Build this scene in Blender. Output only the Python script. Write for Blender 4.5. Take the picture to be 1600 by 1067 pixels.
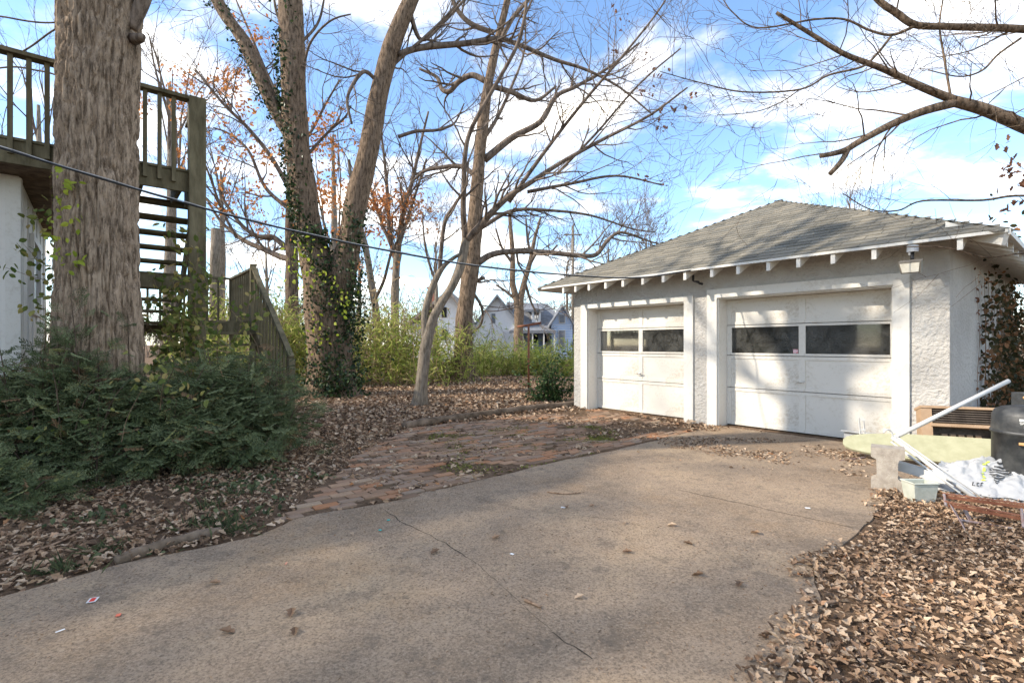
import bpy, bmesh, math, random
import numpy as np
from mathutils import Vector, Matrix

for o in list(bpy.data.objects): bpy.data.objects.remove(o)
scene = bpy.context.scene
COL = scene.collection
# ---------------------------------------------------------------- camera, sky, sun
F = 780.0; HY = 538.0; H = 1.35            # focal length and horizon in photo pixels (1600 wide), eye height
cam = bpy.data.cameras.new('camera'); camo = bpy.data.objects.new('camera', cam); COL.objects.link(camo)
camo.location = (0, 0, H); camo.rotation_euler = (math.radians(90), 0, 0)
cam.sensor_width = 36; cam.lens = 36*F/1600; cam.shift_y = (HY-533.5)/1600
cam.clip_start = 0.05; cam.clip_end = 3000
scene.camera = camo
SUN = Vector((1.34, 0.30, -0.90)).normalized()   # the way the light travels
sl = bpy.data.lights.new('sun', 'SUN'); sl.energy = 2.1; sl.angle = math.radians(1.1); sl.color = (1, .90, .76)
so = bpy.data.objects.new('sun', sl); COL.objects.link(so)
so.rotation_euler = SUN.to_track_quat('-Z', 'Y').to_euler(); so.location = (-20, 0, 20)
world = bpy.data.worlds.new('World'); scene.world = world; world.use_nodes = True
scene.view_settings.view_transform = 'Standard'; scene.view_settings.look = 'None'
scene.view_settings.exposure = 1.7; scene.view_settings.gamma = 1
def build_world():
    nt = world.node_tree; N = nt.nodes; L = nt.links
    for n in list(N): N.remove(n)
    out = N.new('ShaderNodeOutputWorld'); bg = N.new('ShaderNodeBackground'); bg.inputs[1].default_value = 0.15
    sky = N.new('ShaderNodeTexSky'); sky.sky_type = 'NISHITA'; sky.sun_disc = False
    sky.sun_elevation = math.asin(-SUN.z); sky.sun_rotation = math.atan2(-SUN.x, -SUN.y)
    sky.air_density = 1.0; sky.dust_density = 0.25; sky.ozone_density = 2.2
    tc = N.new('ShaderNodeTexCoord')
    sep = N.new('ShaderNodeSeparateXYZ'); L.new(tc.outputs['Generated'], sep.inputs[0])
    # cloud layer: direction projected on a flat sheet overhead
    zc = N.new('ShaderNodeMath'); zc.operation = 'MAXIMUM'; L.new(sep.outputs[2], zc.inputs[0]); zc.inputs[1].default_value = 0.02
    za = N.new('ShaderNodeMath'); za.operation = 'ADD'; L.new(zc.outputs[0], za.inputs[0]); za.inputs[1].default_value = 0.16
    inv = N.new('ShaderNodeMath'); inv.operation = 'DIVIDE'; inv.inputs[0].default_value = 1; L.new(za.outputs[0], inv.inputs[1])
    sc = N.new('ShaderNodeVectorMath'); sc.operation = 'SCALE'; L.new(tc.outputs['Generated'], sc.inputs[0]); L.new(inv.outputs[0], sc.inputs['Scale'])
    mp = N.new('ShaderNodeMapping'); L.new(sc.outputs[0], mp.inputs[0]); mp.inputs['Location'].default_value = (0.4, 1.7, 0); mp.inputs['Scale'].default_value = (1, 1.25, 0.0)
    n1 = N.new('ShaderNodeTexNoise'); n1.inputs['Scale'].default_value = 1.55; n1.inputs['Detail'].default_value = 9; n1.inputs['Roughness'].default_value = .56; n1.inputs['Distortion'].default_value = .25
    L.new(mp.outputs[0], n1.inputs['Vector'])
    r1 = N.new('ShaderNodeValToRGB'); r1.color_ramp.elements[0].position = .46; r1.color_ramp.elements[1].position = .66
    L.new(n1.outputs[0], r1.inputs[0])
    mx = N.new('ShaderNodeMix'); mx.data_type = 'RGBA'
    tint = N.new('ShaderNodeMix'); tint.data_type = 'RGBA'; tint.blend_type = 'MULTIPLY'; tint.inputs[0].default_value = 1
    L.new(sky.outputs[0], tint.inputs[6]); tint.inputs[7].default_value = (.67, .72, .76, 1)
    L.new(r1.outputs[0], mx.inputs[0]); L.new(tint.outputs[2], mx.inputs[6]); L.new(ramp(nt, n1.outputs[0], [(.48, (2.6, 2.55, 2.5)), (.60, (7.2, 6.7, 5.8))]), mx.inputs[7])
    L.new(mx.outputs[2], bg.inputs[0]); L.new(bg.outputs[0], out.inputs[0])

# ---------------------------------------------------------------- helpers
rng = np.random.default_rng(7)
def P(px, py, z): return np.array([(px-800)/F*z, z, H+(HY-py)/F*z])
def G(px, py, h=0.0):
    z = F*(H-h)/(py-HY); return np.array([(px-800)/F*z, z, h])
def _hash(ix, iy, iz):
    n = (ix*374761393 + iy*668265263 + iz*2147483647) & 0xffffffff
    n = ((n ^ (n >> 13))*1274126177) & 0xffffffff
    return ((n ^ (n >> 16)) & 0xffff)/65535.0
def vnoise(x, y, z=0):
    x = np.asarray(x, float); y = np.asarray(y, float); z = np.asarray(z, float)+0*x
    xi = np.floor(x).astype(np.int64); yi = np.floor(y).astype(np.int64); zi = np.floor(z).astype(np.int64)
    fx = x-xi; fy = y-yi; fz = z-zi
    fx = fx*fx*(3-2*fx); fy = fy*fy*(3-2*fy); fz = fz*fz*(3-2*fz)
    r = 0
    for a in (0, 1):
        for b in (0, 1):
            for c in (0, 1):
                r = r + _hash(xi+a, yi+b, zi+c)*(fx if a else 1-fx)*(fy if b else 1-fy)*(fz if c else 1-fz)
    return r
def fbm(x, y, z=0, o=4):
    r = 0; a = .5
    for i in range(o):
        r = r+a*vnoise(x*2**i+i*17.3, y*2**i+i*9.1, np.asarray(z)*2**i); a *= .5
    return r
def smooth(pts, n=6):
    """Catmull-Rom through rows of any width"""
    p = np.asarray(pts, float)
    if len(p) < 3: return p
    q = np.vstack([2*p[0]-p[1], p, 2*p[-1]-p[-2]]); out = []
    for i in range(1, len(q)-2):
        for k in range(n):
            t = k/n
            out.append(.5*((2*q[i])+(-q[i-1]+q[i+1])*t+(2*q[i-1]-5*q[i]+4*q[i+1]-q[i+2])*t*t+(-q[i-1]+3*q[i]-3*q[i+1]+q[i+2])*t**3))
    out.append(q[-2]); return np.array(out)

class MB:
    def __init__(s): s.v = []; s.f = []; s.n = 0
    def add(s, v, *faces):
        v = np.asarray(v, float).reshape(-1, 3)
        for f in faces:
            f = np.asarray(f, np.int64)
            if len(f): s.f.append(f+s.n)
        s.v.append(v); s.n += len(v); return s
    def hexa(s, c):      # 8 corners, bottom ring then top ring
        return s.add(c, [[3, 2, 1, 0], [4, 5, 6, 7], [0, 1, 5, 4], [1, 2, 6, 5], [2, 3, 7, 6], [3, 0, 4, 7]])
    def box(s, x0, x1, y0, y1, z0, z1, T=None):
        c = np.array([[x0, y0, z0], [x1, y0, z0], [x1, y1, z0], [x0, y1, z0], [x0, y0, z1], [x1, y0, z1], [x1, y1, z1], [x0, y1, z1]], float)
        if T is not None: c = np.array([T(*p) for p in c])
        return s.hexa(c)
    def bar(s, a, b, w, h, up=(0, 0, 1)):      # rectangular bar from a to b
        a = np.asarray(a, float); b = np.asarray(b, float); d = b-a; d = d/np.linalg.norm(d)
        x = np.cross(d, np.asarray(up, float)); x /= np.linalg.norm(x); y = np.cross(x, d)
        r = [(-w/2, -h/2), (w/2, -h/2), (w/2, h/2), (-w/2, h/2)]
        return s.hexa([a+x*i+y*j for i, j in r]+[b+x*i+y*j for i, j in r])
    def tube(s, pts, rad, k=6, cap=True):
        p = np.asarray(pts, float); n = len(p); rad = np.broadcast_to(np.asarray(rad, float), (n,))
        t = np.gradient(p, axis=0); t /= np.linalg.norm(t, axis=1)[:, None]+1e-12
        m = t.mean(0); ref = np.eye(3)[np.argmin(np.abs(m))]
        x = np.cross(t, ref); x /= np.linalg.norm(x, axis=1)[:, None]+1e-12; y = np.cross(t, x)
        a = np.arange(k)*2*math.pi/k
        ring = p[:, None, :]+rad[:, None, None]*(np.cos(a)[None, :, None]*x[:, None, :]+np.sin(a)[None, :, None]*y[:, None, :])
        i = np.arange(n-1)[:, None]*k; j = np.arange(k)[None, :]; j2 = (j+1) % k
        q = np.stack([i+j, i+k+j, i+k+j2, i+j2], -1).reshape(-1, 4)
        fs = [q]
        if cap and k > 3: fs += [np.arange(k)[None, :], (np.arange(k)[::-1]+(n-1)*k)[None, :]]
        elif cap: fs += [np.array([[0, 1, 2]]), np.array([[2, 1, 0]])+(n-1)*k]
        return s.add(ring.reshape(-1, 3), *fs)
    def lathe(s, prof, c=(0, 0, 0), k=24):      # profile of (r, z)
        prof = np.asarray(prof, float); n = len(prof); a = np.arange(k)*2*math.pi/k
        v = np.stack([prof[:, 0, None]*np.cos(a), prof[:, 0, None]*np.sin(a), prof[:, 1, None]+0*a], -1)+np.asarray(c)
        i = np.arange(n-1)[:, None]*k; j = np.arange(k)[None, :]; j2 = (j+1) % k
        return s.add(v.reshape(-1, 3), np.stack([i+j, i+j2, i+k+j2, i+k+j], -1).reshape(-1, 4))
    def prism(s, poly, d, T):      # 2-D outline extruded by d, T maps (x, y, depth) to the world
        n = len(poly); v = [T(x, y, 0) for x, y in poly]+[T(x, y, d) for x, y in poly]
        q = [[i, (i+1) % n, n+(i+1) % n, n+i] for i in range(n)]
        return s.add(v, q, [list(range(n))[::-1]], [list(range(n, 2*n))])
    def scatter(s, tv, tf, pos, R, sc):      # copies of a template, tf one face array
        tv = np.asarray(tv, float); tf = np.asarray(tf, np.int64); n = len(pos)
        v = np.einsum('nij,kj->nki', R, tv)*np.asarray(sc, float).reshape(n, 1, -1)+np.asarray(pos)[:, None, :]
        f = (tf[None]+(np.arange(n)*len(tv))[:, None, None]).reshape(-1, tf.shape[1])
        return s.add(v.reshape(-1, 3), f)
    def mesh(s, name, center=True, smooth=False):
        v = np.vstack(s.v); me = bpy.data.meshes.new(name)
        loc = np.zeros(3)
        if center:
            loc = (v.min(0)+v.max(0))/2; loc[2] = v[:, 2].min(); v = v-loc
        tot = [np.full(len(f), f.shape[1]) for f in s.f]; tot = np.concatenate(tot)
        lv = np.concatenate([f.ravel() for f in s.f])
        me.vertices.add(len(v)); me.vertices.foreach_set('co', v.ravel().astype(np.float32))
        me.loops.add(len(lv)); me.loops.foreach_set('vertex_index', lv.astype(np.int32))
        me.polygons.add(len(tot)); me.polygons.foreach_set('loop_start', np.concatenate([[0], np.cumsum(tot)[:-1]]).astype(np.int32))
        me.polygons.foreach_set('use_smooth', np.full(len(tot), smooth))
        me.update(calc_edges=True); return me, loc
    def build(s, name, mat, parent=None, smooth=False, **kw):
        me, loc = s.mesh(name, True, smooth)
        o = bpy.data.objects.new(name, me); COL.objects.link(o); me.materials.append(mat)
        o.location = loc; return tag(setpar(o, parent), **kw)
WORLD_LOC = {}
def setpar(o, parent):
    if parent is not None:
        o.parent = parent
        p = parent; off = Vector((0, 0, 0))
        while p is not None: off += p.location; p = p.parent
        o.location = Vector(o.location)-off
    return o
def tag(o, label=None, cat=None, group=None, kind=None):
    for k, v in (('label', label), ('category', cat), ('group', group), ('kind', kind)):
        if v: o[k] = v
    return o
def thing(name, loc, label, cat, group=None):
    o = bpy.data.objects.new(name, None); COL.objects.link(o); o.location = Vector([float(c) for c in loc]); o.empty_display_size = .1
    return tag(o, label, cat, group)
def rotz(a):
    a = np.asarray(a); c, s_ = np.cos(a), np.sin(a); R = np.zeros(a.shape+(3, 3)); R[..., 0, 0] = c; R[..., 0, 1] = -s_; R[..., 1, 0] = s_; R[..., 1, 1] = c; R[..., 2, 2] = 1; return R
def rotx(a):
    a = np.asarray(a); c, s_ = np.cos(a), np.sin(a); R = np.zeros(a.shape+(3, 3)); R[..., 1, 1] = c; R[..., 1, 2] = -s_; R[..., 2, 1] = s_; R[..., 2, 2] = c; R[..., 0, 0] = 1; return R
def roty(a):
    a = np.asarray(a); c, s_ = np.cos(a), np.sin(a); R = np.zeros(a.shape+(3, 3)); R[..., 0, 0] = c; R[..., 0, 2] = s_; R[..., 2, 0] = -s_; R[..., 2, 2] = c; R[..., 1, 1] = 1; return R
def frames(d):      # rotation matrices whose +Y runs along d
    d = np.asarray(d, float); d = d/np.linalg.norm(d, axis=1)[:, None]
    up = np.where(np.abs(d[:, 2:3]) > .95, np.array([[1., 0, 0]]), np.array([[0, 0, 1.]]))
    x = np.cross(d, up); x /= np.linalg.norm(x, axis=1)[:, None]; z = np.cross(x, d)
    return np.stack([x, d, z], -1)

# ---------------------------------------------------------------- materials
def newmat(name):
    m = bpy.data.materials.new(name); m.use_nodes = True; nt = m.node_tree; b = nt.nodes['Principled BSDF']; return m, nt, b
def noise(nt, scale, detail=5, rough=.6, vec=None, stretch=None, coord='Object'):
    n = nt.nodes.new('ShaderNodeTexNoise'); n.inputs['Scale'].default_value = scale; n.inputs['Detail'].default_value = detail; n.inputs['Roughness'].default_value = rough
    tc = nt.nodes.new('ShaderNodeTexCoord'); src = tc.outputs[coord]
    if stretch:
        mp = nt.nodes.new('ShaderNodeMapping'); mp.inputs['Scale'].default_value = stretch; nt.links.new(src, mp.inputs[0]); src = mp.outputs[0]
    nt.links.new(src, n.inputs['Vector']); return n.outputs[0]
def ramp(nt, fac, stops):
    r = nt.nodes.new('ShaderNodeValToRGB'); e = r.color_ramp.elements
    while len(e) < len(stops): e.new(.5)
    for x, (p, c) in zip(e, stops): x.position = p; x.color = (*c, 1)
    nt.links.new(fac, r.inputs[0]); return r.outputs[0]
def mixc(nt, fac, a, b, mode='MIX'):
    m = nt.nodes.new('ShaderNodeMix'); m.data_type = 'RGBA'; m.blend_type = mode
    for sock, val in ((0, fac), (6, a), (7, b)):
        if hasattr(val, 'links'): nt.links.new(val, m.inputs[sock])
        else: m.inputs[sock].default_value = val if sock == 0 else (*val, 1)
    return m.outputs[2]
def math_(nt, op, a, b=None):
    m = nt.nodes.new('ShaderNodeMath'); m.operation = op
    for i, v in enumerate((a, b)):
        if v is None: continue
        if hasattr(v, 'links'): nt.links.new(v, m.inputs[i])
        else: m.inputs[i].default_value = v
    return m.outputs[0]
def bump(nt, b, h, strength, dist=.02, prev=None):
    n = nt.nodes.new('ShaderNodeBump'); n.inputs['Strength'].default_value = strength; n.inputs['Distance'].default_value = dist
    nt.links.new(h, n.inputs['Height']); nt.links.new(n.outputs[0], b.inputs['Normal']); return n
def rnd(nt):      # one random number for each loose piece, whether it is an object or an island of a mesh
    g = nt.nodes.new('ShaderNodeNewGeometry'); i = nt.nodes.new('ShaderNodeObjectInfo')
    return math_(nt, 'FRACT', math_(nt, 'ADD', g.outputs['Random Per Island'], i.outputs['Random']))
def pmat(name, c1, c2, scale=6, rough=.8, bstr=.3, bscale=40, stretch=None, spec=.3, metal=0, bdist=.01, lo=.35, hi=.65):
    m, nt, b = newmat(name)
    nt.links.new(ramp(nt, noise(nt, scale, 6, .65, stretch=stretch), [(lo, c1), (hi, c2)]), b.inputs['Base Color'])
    b.inputs['Roughness'].default_value = rough; b.inputs['Metallic'].default_value = metal; b.inputs['Specular IOR Level'].default_value = spec
    if bstr: bump(nt, b, noise(nt, bscale, 5, .6, stretch=stretch), bstr, bdist)
    return m
def leafmat(name, stops, transl=.35, rough=.6):
    m, nt, b = newmat(name); c = ramp(nt, rnd(nt), stops)
    nt.links.new(c, b.inputs['Base Color']); b.inputs['Roughness'].default_value = rough; b.inputs['Specular IOR Level'].default_value = .25
    if transl:
        t = nt.nodes.new('ShaderNodeBsdfTranslucent'); nt.links.new(c, t.inputs[0]); x = nt.nodes.new('ShaderNodeMixShader'); x.inputs[0].default_value = transl
        nt.links.new(b.outputs[0], x.inputs[1]); nt.links.new(t.outputs[0], x.inputs[2]); nt.links.new(x.outputs[0], nt.nodes['Material Output'].inputs[0])
    return m
def barkmat(name, dark, light, sc=5, strength=.8, dist=.03, green=None):
    m, nt, b = newmat(name)
    w = noise(nt, sc, 7, .65, stretch=(1, 1, .2)); f = noise(nt, sc*4, 5, .7, stretch=(1, 1, .4))
    c = ramp(nt, math_(nt, 'ADD', math_(nt, 'MULTIPLY', w, .7), math_(nt, 'MULTIPLY', f, .3)), [(.40, dark), (.56, light)])
    if green: c = mixc(nt, ramp(nt, noise(nt, 1.3, 4), [(.5, (0, 0, 0)), (.72, (.6, .6, .6))]), c, green)
    nt.links.new(c, b.inputs['Base Color']); b.inputs['Roughness'].default_value = .95; b.inputs['Specular IOR Level'].default_value = .1
    bump(nt, b, math_(nt, 'ADD', w, math_(nt, 'MULTIPLY', f, .35)), strength, dist); return m
def paintmat(name, col, dirt=(.33, .27, .19), amount=.5, rough=.55):
    m, nt, b = newmat(name)
    big = noise(nt, 1.7, 6, .7); fine = noise(nt, 23, 6, .75)
    f = ramp(nt, math_(nt, 'MULTIPLY', big, fine), [(.25, (0, 0, 0)), (.48, (amount,)*3)])
    nt.links.new(mixc(nt, f, col, dirt), b.inputs['Base Color']); b.inputs['Roughness'].default_value = rough; b.inputs['Specular IOR Level'].default_value = .3
    bump(nt, b, noise(nt, 60, 4), .12, .004); return m
build_world()
M = {}
M['white'] = paintmat('white_paint', (.66, .635, .58), (.33, .27, .19), .6); M['door'] = paintmat('door_paint', (.63, .60, .54), (.34, .27, .18), .9)
M['housewall'] = paintmat('house_paint', (.68, .655, .61), (.38, .34, .29), .4)
M['trunk'] = barkmat('maple_bark', (.115, .083, .057), (.40, .305, .22), 26, .9, .03)
M['bark'] = barkmat('grey_brown_bark', (.06, .042, .028), (.25, .18, .125), 24, .9, .03)
M['barkd'] = barkmat('dark_bark', (.05, .036, .026), (.19, .14, .10), 24, .9, .03)
M['barkg'] = barkmat('smooth_grey_bark', (.11, .09, .068), (.27, .225, .175), 26, .5, .015)
M['twig'] = barkmat('twig_bark', (.075, .055, .042), (.21, .165, .13), 12, .4, .008)
M['twigred'] = barkmat('reddish_twig', (.14, .085, .055), (.32, .22, .15), 12, .4, .006)
M['deck'] = pmat('mossy_weathered_wood', (.085, .072, .042), (.20, .17, .105), 7, .9, .5, 30, (1, 1, .25), .15)
M['timber'] = pmat('rotted_timber', (.09, .065, .045), (.24, .18, .13), 6, .95, .6, 30, None, .1)
M['rust'] = pmat('rusty_steel', (.16, .055, .03), (.33, .14, .075), 9, .8, .4, 60, None, .3)
M['rustgrey'] = pmat('rust_worn_steel', (.22, .09, .05), (.30, .31, .33), 7, .6, .3, 60, None, .4)
M['black'] = pmat('black_plastic', (.012, .012, .013), (.03, .03, .032), 20, .5, .1, 60)
M['wirej'] = pmat('cable_jacket', (.010, .010, .011), (.028, .028, .030), 10, .4, .1, 60)
M['smoker'] = pmat('dusty_black_enamel', (.022, .024, .026), (.11, .11, .105), 5, .5, .15, 40, None, .5, 0, .004, .4, .8)
M['steel'] = pmat('dull_steel', (.45, .44, .42), (.62, .6, .57), 20, .35, .1, 60, None, .5, .8)
M['lightwood'] = pmat('turned_wood', (.50, .27, .11), (.66, .40, .19), 14, .5, .1, 40, (1, 1, 4))
M['block'] = pmat('concrete_block', (.30, .26, .215), (.44, .39, .33), 14, .95, .8, 120, None, .1)
M['cover'] = pmat('sage_cotton', (.33, .325, .205), (.41, .40, .265), 8, .9, .25, 30, (1, 1, 1), .15)
M['tan'] = pmat('tan_plastic', (.33, .215, .125), (.43, .295, .185), 5, .55, .15, 40)
M['tandark'] = pmat('dark_grille', (.06, .045, .035), (.14, .11, .085), 20, .7, .2, 40)
M['plastic'] = pmat('white_plastic', (.50, .50, .48), (.62, .61, .58), 4, .35, .1, 30)
M['bin'] = pmat('clouded_plastic', (.42, .44, .37), (.54, .55, .48), 9, .4, .2, 30)
M['bag'] = pmat('plastic_sack', (.36, .365, .37), (.47, .47, .46), 6, .35, .25, 14)
M['green_ink'] = pmat('green_ink', (.50, .62, .08), (.58, .70, .12), 9, .5, 0)
M['black_ink'] = pmat('black_ink', (.03, .03, .03), (.06, .06, .06), 9, .5, 0)
M['grey'] = pmat('grey_paint', (.36, .37, .37), (.52, .53, .53), 6, .6, .2, 30)
M['brickred'] = pmat('chimney_brick', (.24, .10, .07), (.36, .17, .12), 20, .9, .3, 40)
M['roofgrey'] = pmat('slate_grey_roof', (.13, .14, .155), (.23, .24, .26), 3, .9, .4, 12)
M['rooftan'] = pmat('brown_roof', (.22, .18, .15), (.33, .28, .24), 3, .9, .4, 12)
M['blue'] = pmat('pale_blue_siding', (.33, .43, .60), (.40, .50, .67), 1, .7, 0)
M['whitesiding'] = pmat('white_siding', (.70, .70, .70), (.80, .80, .79), 1, .7, 0)
M['dark'] = pmat('dark_interior', (.02, .02, .02), (.035, .033, .03), 3, .9, 0)
M['needle'] = leafmat('yew_needles', [(0, (.06, .078, .034)), (.4, (.12, .155, .066)), (.75, (.19, .225, .11)), (.90, (.25, .285, .145)), (.95, (.28, .27, .09)), (.96, (.24, .15, .08)), (1, (.28, .18, .10))], .3, .5)
M['litter'] = leafmat('dry_leaves', [(0, (.08, .05, .032)), (.18, (.15, .095, .058)), (.35, (.28, .175, .108)), (.6, (.42, .285, .18)), (.88, (.56, .42, .29)), (.97, (.57, .45, .33)), (1, (.48, .22, .09))], .1, .8)
M['oakleaf'] = leafmat('orange_oak_leaves', [(0, (.34, .12, .035)), (.5, (.50, .20, .06)), (1, (.60, .29, .11))], .45)
M['brownleaf'] = leafmat('brown_dead_leaves', [(0, (.13, .06, .035)), (1, (.28, .13, .07))], .3)
M['ivy'] = leafmat('ivy_leaves', [(0, (.012, .028, .012)), (.6, (.03, .055, .02)), (1, (.07, .11, .03))], .15, .4)
M['honey'] = leafmat('honeysuckle_leaves', [(0, (.08, .12, .025)), (.5, (.17, .20, .05)), (.8, (.32, .30, .09)), (1, (.45, .33, .13))], .45)
M['lime'] = leafmat('lime_leaves', [(0, (.22, .30, .03)), (1, (.48, .52, .07))], .5)
M['bamboo'] = leafmat('yellow_green_leaves', [(0, (.30, .21, .10)), (.1, (.15, .21, .045)), (.5, (.34, .40, .085)), (.85, (.50, .50, .14)), (1, (.60, .53, .23))], .45)
M['cane'] = leafmat('dry_canes', [(0, (.25, .17, .09)), (1, (.46, .35, .2))], .2)
M['box'] = leafmat('boxwood_leaves', [(0, (.02, .045, .015)), (1, (.07, .12, .035))], .2)
M['vinedead'] = leafmat('russet_vine_leaves', [(0, (.025, .03, .012)), (.6, (.07, .06, .022)), (.85, (.20, .10, .045)), (1, (.34, .16, .07))], .25)
M['moss'] = leafmat('moss', [(0, (.10, .11, .02)), (1, (.26, .24, .05))], .1)
M['grass'] = leafmat('grass_blades', [(0, (.05, .07, .03)), (1, (.15, .17, .08))], .2)
def m_concrete():
    m, nt, b = newmat('weathered_concrete')
    big = noise(nt, .8, 6, .65); fine = noise(nt, 70, 7, .85); mid = noise(nt, 7, 7, .75)
    c = ramp(nt, big, [(.32, (.26, .187, .122)), (.5, (.36, .267, .183)), (.66, (.47, .345, .22))])
    c = mixc(nt, ramp(nt, noise(nt, 2.3, 5, .7), [(.36, (.55, .55, .55)), (.46, (0, 0, 0))]), c, (.19, .145, .105))
    c = mixc(nt, ramp(nt, noise(nt, .55, 6, .75), [(.52, (0, 0, 0)), (.66, (.6, .6, .6))]), c, (.36, .235, .13))
    c = mixc(nt, ramp(nt, fine, [(.38, (.85, .85, .85)), (.52, (0, 0, 0))]), c, (.10, .08, .062))
    c = mixc(nt, ramp(nt, fine, [(.55, (0, 0, 0)), (.68, (.7, .7, .7))]), c, (.54, .455, .36))
    c = mixc(nt, ramp(nt, mid, [(.32, (.7, .7, .7)), (.47, (0, 0, 0))]), c, (.15, .12, .09))
    nt.links.new(c, b.inputs['Base Color']); b.inputs['Roughness'].default_value = .9; b.inputs['Specular IOR Level'].default_value = .2
    bump(nt, b, math_(nt, 'ADD', fine, math_(nt, 'MULTIPLY', mid, .8)), .55, .012); return m
M['concrete'] = m_concrete()
def m_stucco():
    m, nt, b = newmat('rough_stucco')
    v = noise(nt, 22, 3, .5); f = noise(nt, 90, 3, .6); big = noise(nt, 1.4, 5, .6)
    nt.links.new(ramp(nt, big, [(.3, (.42, .397, .362)), (.7, (.53, .51, .475))]), b.inputs['Base Color'])
    b.inputs['Roughness'].default_value = .9; b.inputs['Specular IOR Level'].default_value = .2
    bump(nt, b, math_(nt, 'ADD', v, math_(nt, 'MULTIPLY', f, .3)), 1.0, .035); return m
M['stucco'] = m_stucco()
def m_ground():
    m, nt, b = newmat('leaf_strewn_soil')
    n1 = noise(nt, 9, 8, .75); n2 = noise(nt, 60, 5, .7); n3 = noise(nt, .35, 4, .6)
    c = ramp(nt, n1, [(.3, (.07, .048, .03)), (.5, (.16, .105, .068)), (.7, (.29, .20, .13))])
    c = mixc(nt, ramp(nt, n2, [(.5, (0, 0, 0)), (.7, (.6, .6, .6))]), c, (.33, .24, .165))
    c = mixc(nt, ramp(nt, n3, [(.55, (0, 0, 0)), (.72, (.35, .35, .35))]), c, (.11, .12, .04))
    nt.links.new(c, b.inputs['Base Color']); b.inputs['Roughness'].default_value = 1; b.inputs['Specular IOR Level'].default_value = .05
    bump(nt, b, math_(nt, 'ADD', n1, n2), .9, .03); return m
M['soil'] = m_ground()
def piecemat(name, stops, rough=.9, bs=60, bst=.4, var=.35, spec=.15):
    m, nt, b = newmat(name); c = ramp(nt, rnd(nt), stops)
    c = mixc(nt, var, c, ramp(nt, noise(nt, 14, 6, .7), [(.3, (.05, .045, .04)), (.7, (.5, .45, .38))]), 'OVERLAY')
    nt.links.new(c, b.inputs['Base Color']); b.inputs['Roughness'].default_value = rough; b.inputs['Specular IOR Level'].default_value = spec
    bump(nt, b, noise(nt, bs, 5, .7), bst, .006); return m
M['brick'] = piecemat('worn_paver', [(0, (.22, .15, .105)), (.35, (.35, .225, .145)), (.6, (.32, .245, .185)), (.88, (.44, .22, .115)), (1, (.43, .335, .24))])
M['shingle'] = piecemat('asphalt_shingle', [(0, (.155, .148, .125)), (.4, (.225, .21, .175)), (.7, (.275, .252, .205)), (1, (.195, .19, .168))], .95, 220, .5, .25, .1)
def m_glass():
    m, nt, b = newmat('dusty_window_glass'); N = nt.nodes; L = nt.links
    t = N.new('ShaderNodeBsdfTransparent'); t.inputs[0].default_value = (.55, .57, .56, 1)
    g = N.new('ShaderNodeBsdfGlossy'); g.inputs['Roughness'].default_value = .04
    fr = N.new('ShaderNodeFresnel'); fr.inputs[0].default_value = 1.5
    x = N.new('ShaderNodeMixShader'); L.new(fr.outputs[0], x.inputs[0]); L.new(t.outputs[0], x.inputs[1]); L.new(g.outputs[0], x.inputs[2])
    d = N.new('ShaderNodeBsdfDiffuse'); d.inputs[0].default_value = (.42, .41, .38, 1)
    x2 = N.new('ShaderNodeMixShader'); L.new(ramp(nt, noise(nt, 4, 7, .75), [(.4, (.03,)*3), (.75, (.22,)*3)]), x2.inputs[0]); L.new(x.outputs[0], x2.inputs[1]); L.new(d.outputs[0], x2.inputs[2])
    L.new(x2.outputs[0], N['Material Output'].inputs[0]); return m
M['glass'] = m_glass()
# ---------------------------------------------------------------- ground, driveway, brick paving
U = np.array([-.640, .768]); V = np.array([.768, .640])
def inpoly(x, y, poly):
    x = np.asarray(x); y = np.asarray(y); r = np.zeros(x.shape, bool); n = len(poly)
    for i in range(n):
        x1, y1 = poly[i][:2]; x2, y2 = poly[(i+1) % n][:2]
        c = ((y1 > y) != (y2 > y)) & (x < (x2-x1)*(y-y1)/(y2-y1+1e-12)+x1); r ^= c
    return r
def densify(poly, step=.12, amp=.03, seed=0):
    out = []; n = len(poly)
    for i in range(n):
        a = np.array(poly[i][:2]); b = np.array(poly[(i+1) % n][:2]); k = max(1, int(np.linalg.norm(b-a)/step))
        for j in range(k):
            p = a+(b-a)*j/k; out.append(p+amp*(np.array([vnoise(p[0]*4, p[1]*4, seed), vnoise(p[0]*4, p[1]*4, seed+9)])-.5)*2)
    return np.array(out)
left_edge = [G(*p)[:2] for p in [(-60, 960), (0, 940), (180, 888), (300, 862), (400, 842), (455, 815), (640, 780), (860, 726), (1000, 696), (1085, 674)]]
right_edge = [G(*p)[:2] for p in [(1480, 716), (1400, 772), (1330, 840), (1275, 890), (1288, 950), (1232, 1067)]]
drive_poly = [np.array([-4.6, -4.])]+left_edge+[np.array([3.31, 8.30]), np.array([5.16, 6.08])]+right_edge+[np.array([.2, .7]), np.array([-1., -4.])]
drive_d = densify(drive_poly, .10, .035)
gx = np.sinh(np.linspace(-1, 1, 281)*5.2); gx = gx/gx.max()*600
gy = np.sinh(np.linspace(-.62, 1, 241)*5.2); gy = gy/gy.max()*900
XX, YY = np.meshgrid(gx, gy); r_ = np.hypot(XX, YY-5)
ZZ = (fbm(XX*.9, YY*.9)-.47)*.10*np.clip(r_/6, .3, 1)
ZZ = np.where(r_ < 10, np.maximum(ZZ, .008), ZZ)
ZZ = np.where(inpoly(XX, YY, drive_poly), .006, ZZ)
def ground_z(x, y):
    x = np.asarray(x, float); y = np.asarray(y, float)
    return (fbm(x*.9, y*.9)-.47)*.10*np.clip(np.hypot(x, y-5)/6, .3, 1)
g = MB(); nx, ny = len(gx), len(gy); i = np.arange(ny-1)[:, None]*nx; j = np.arange(nx-1)[None, :]
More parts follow.
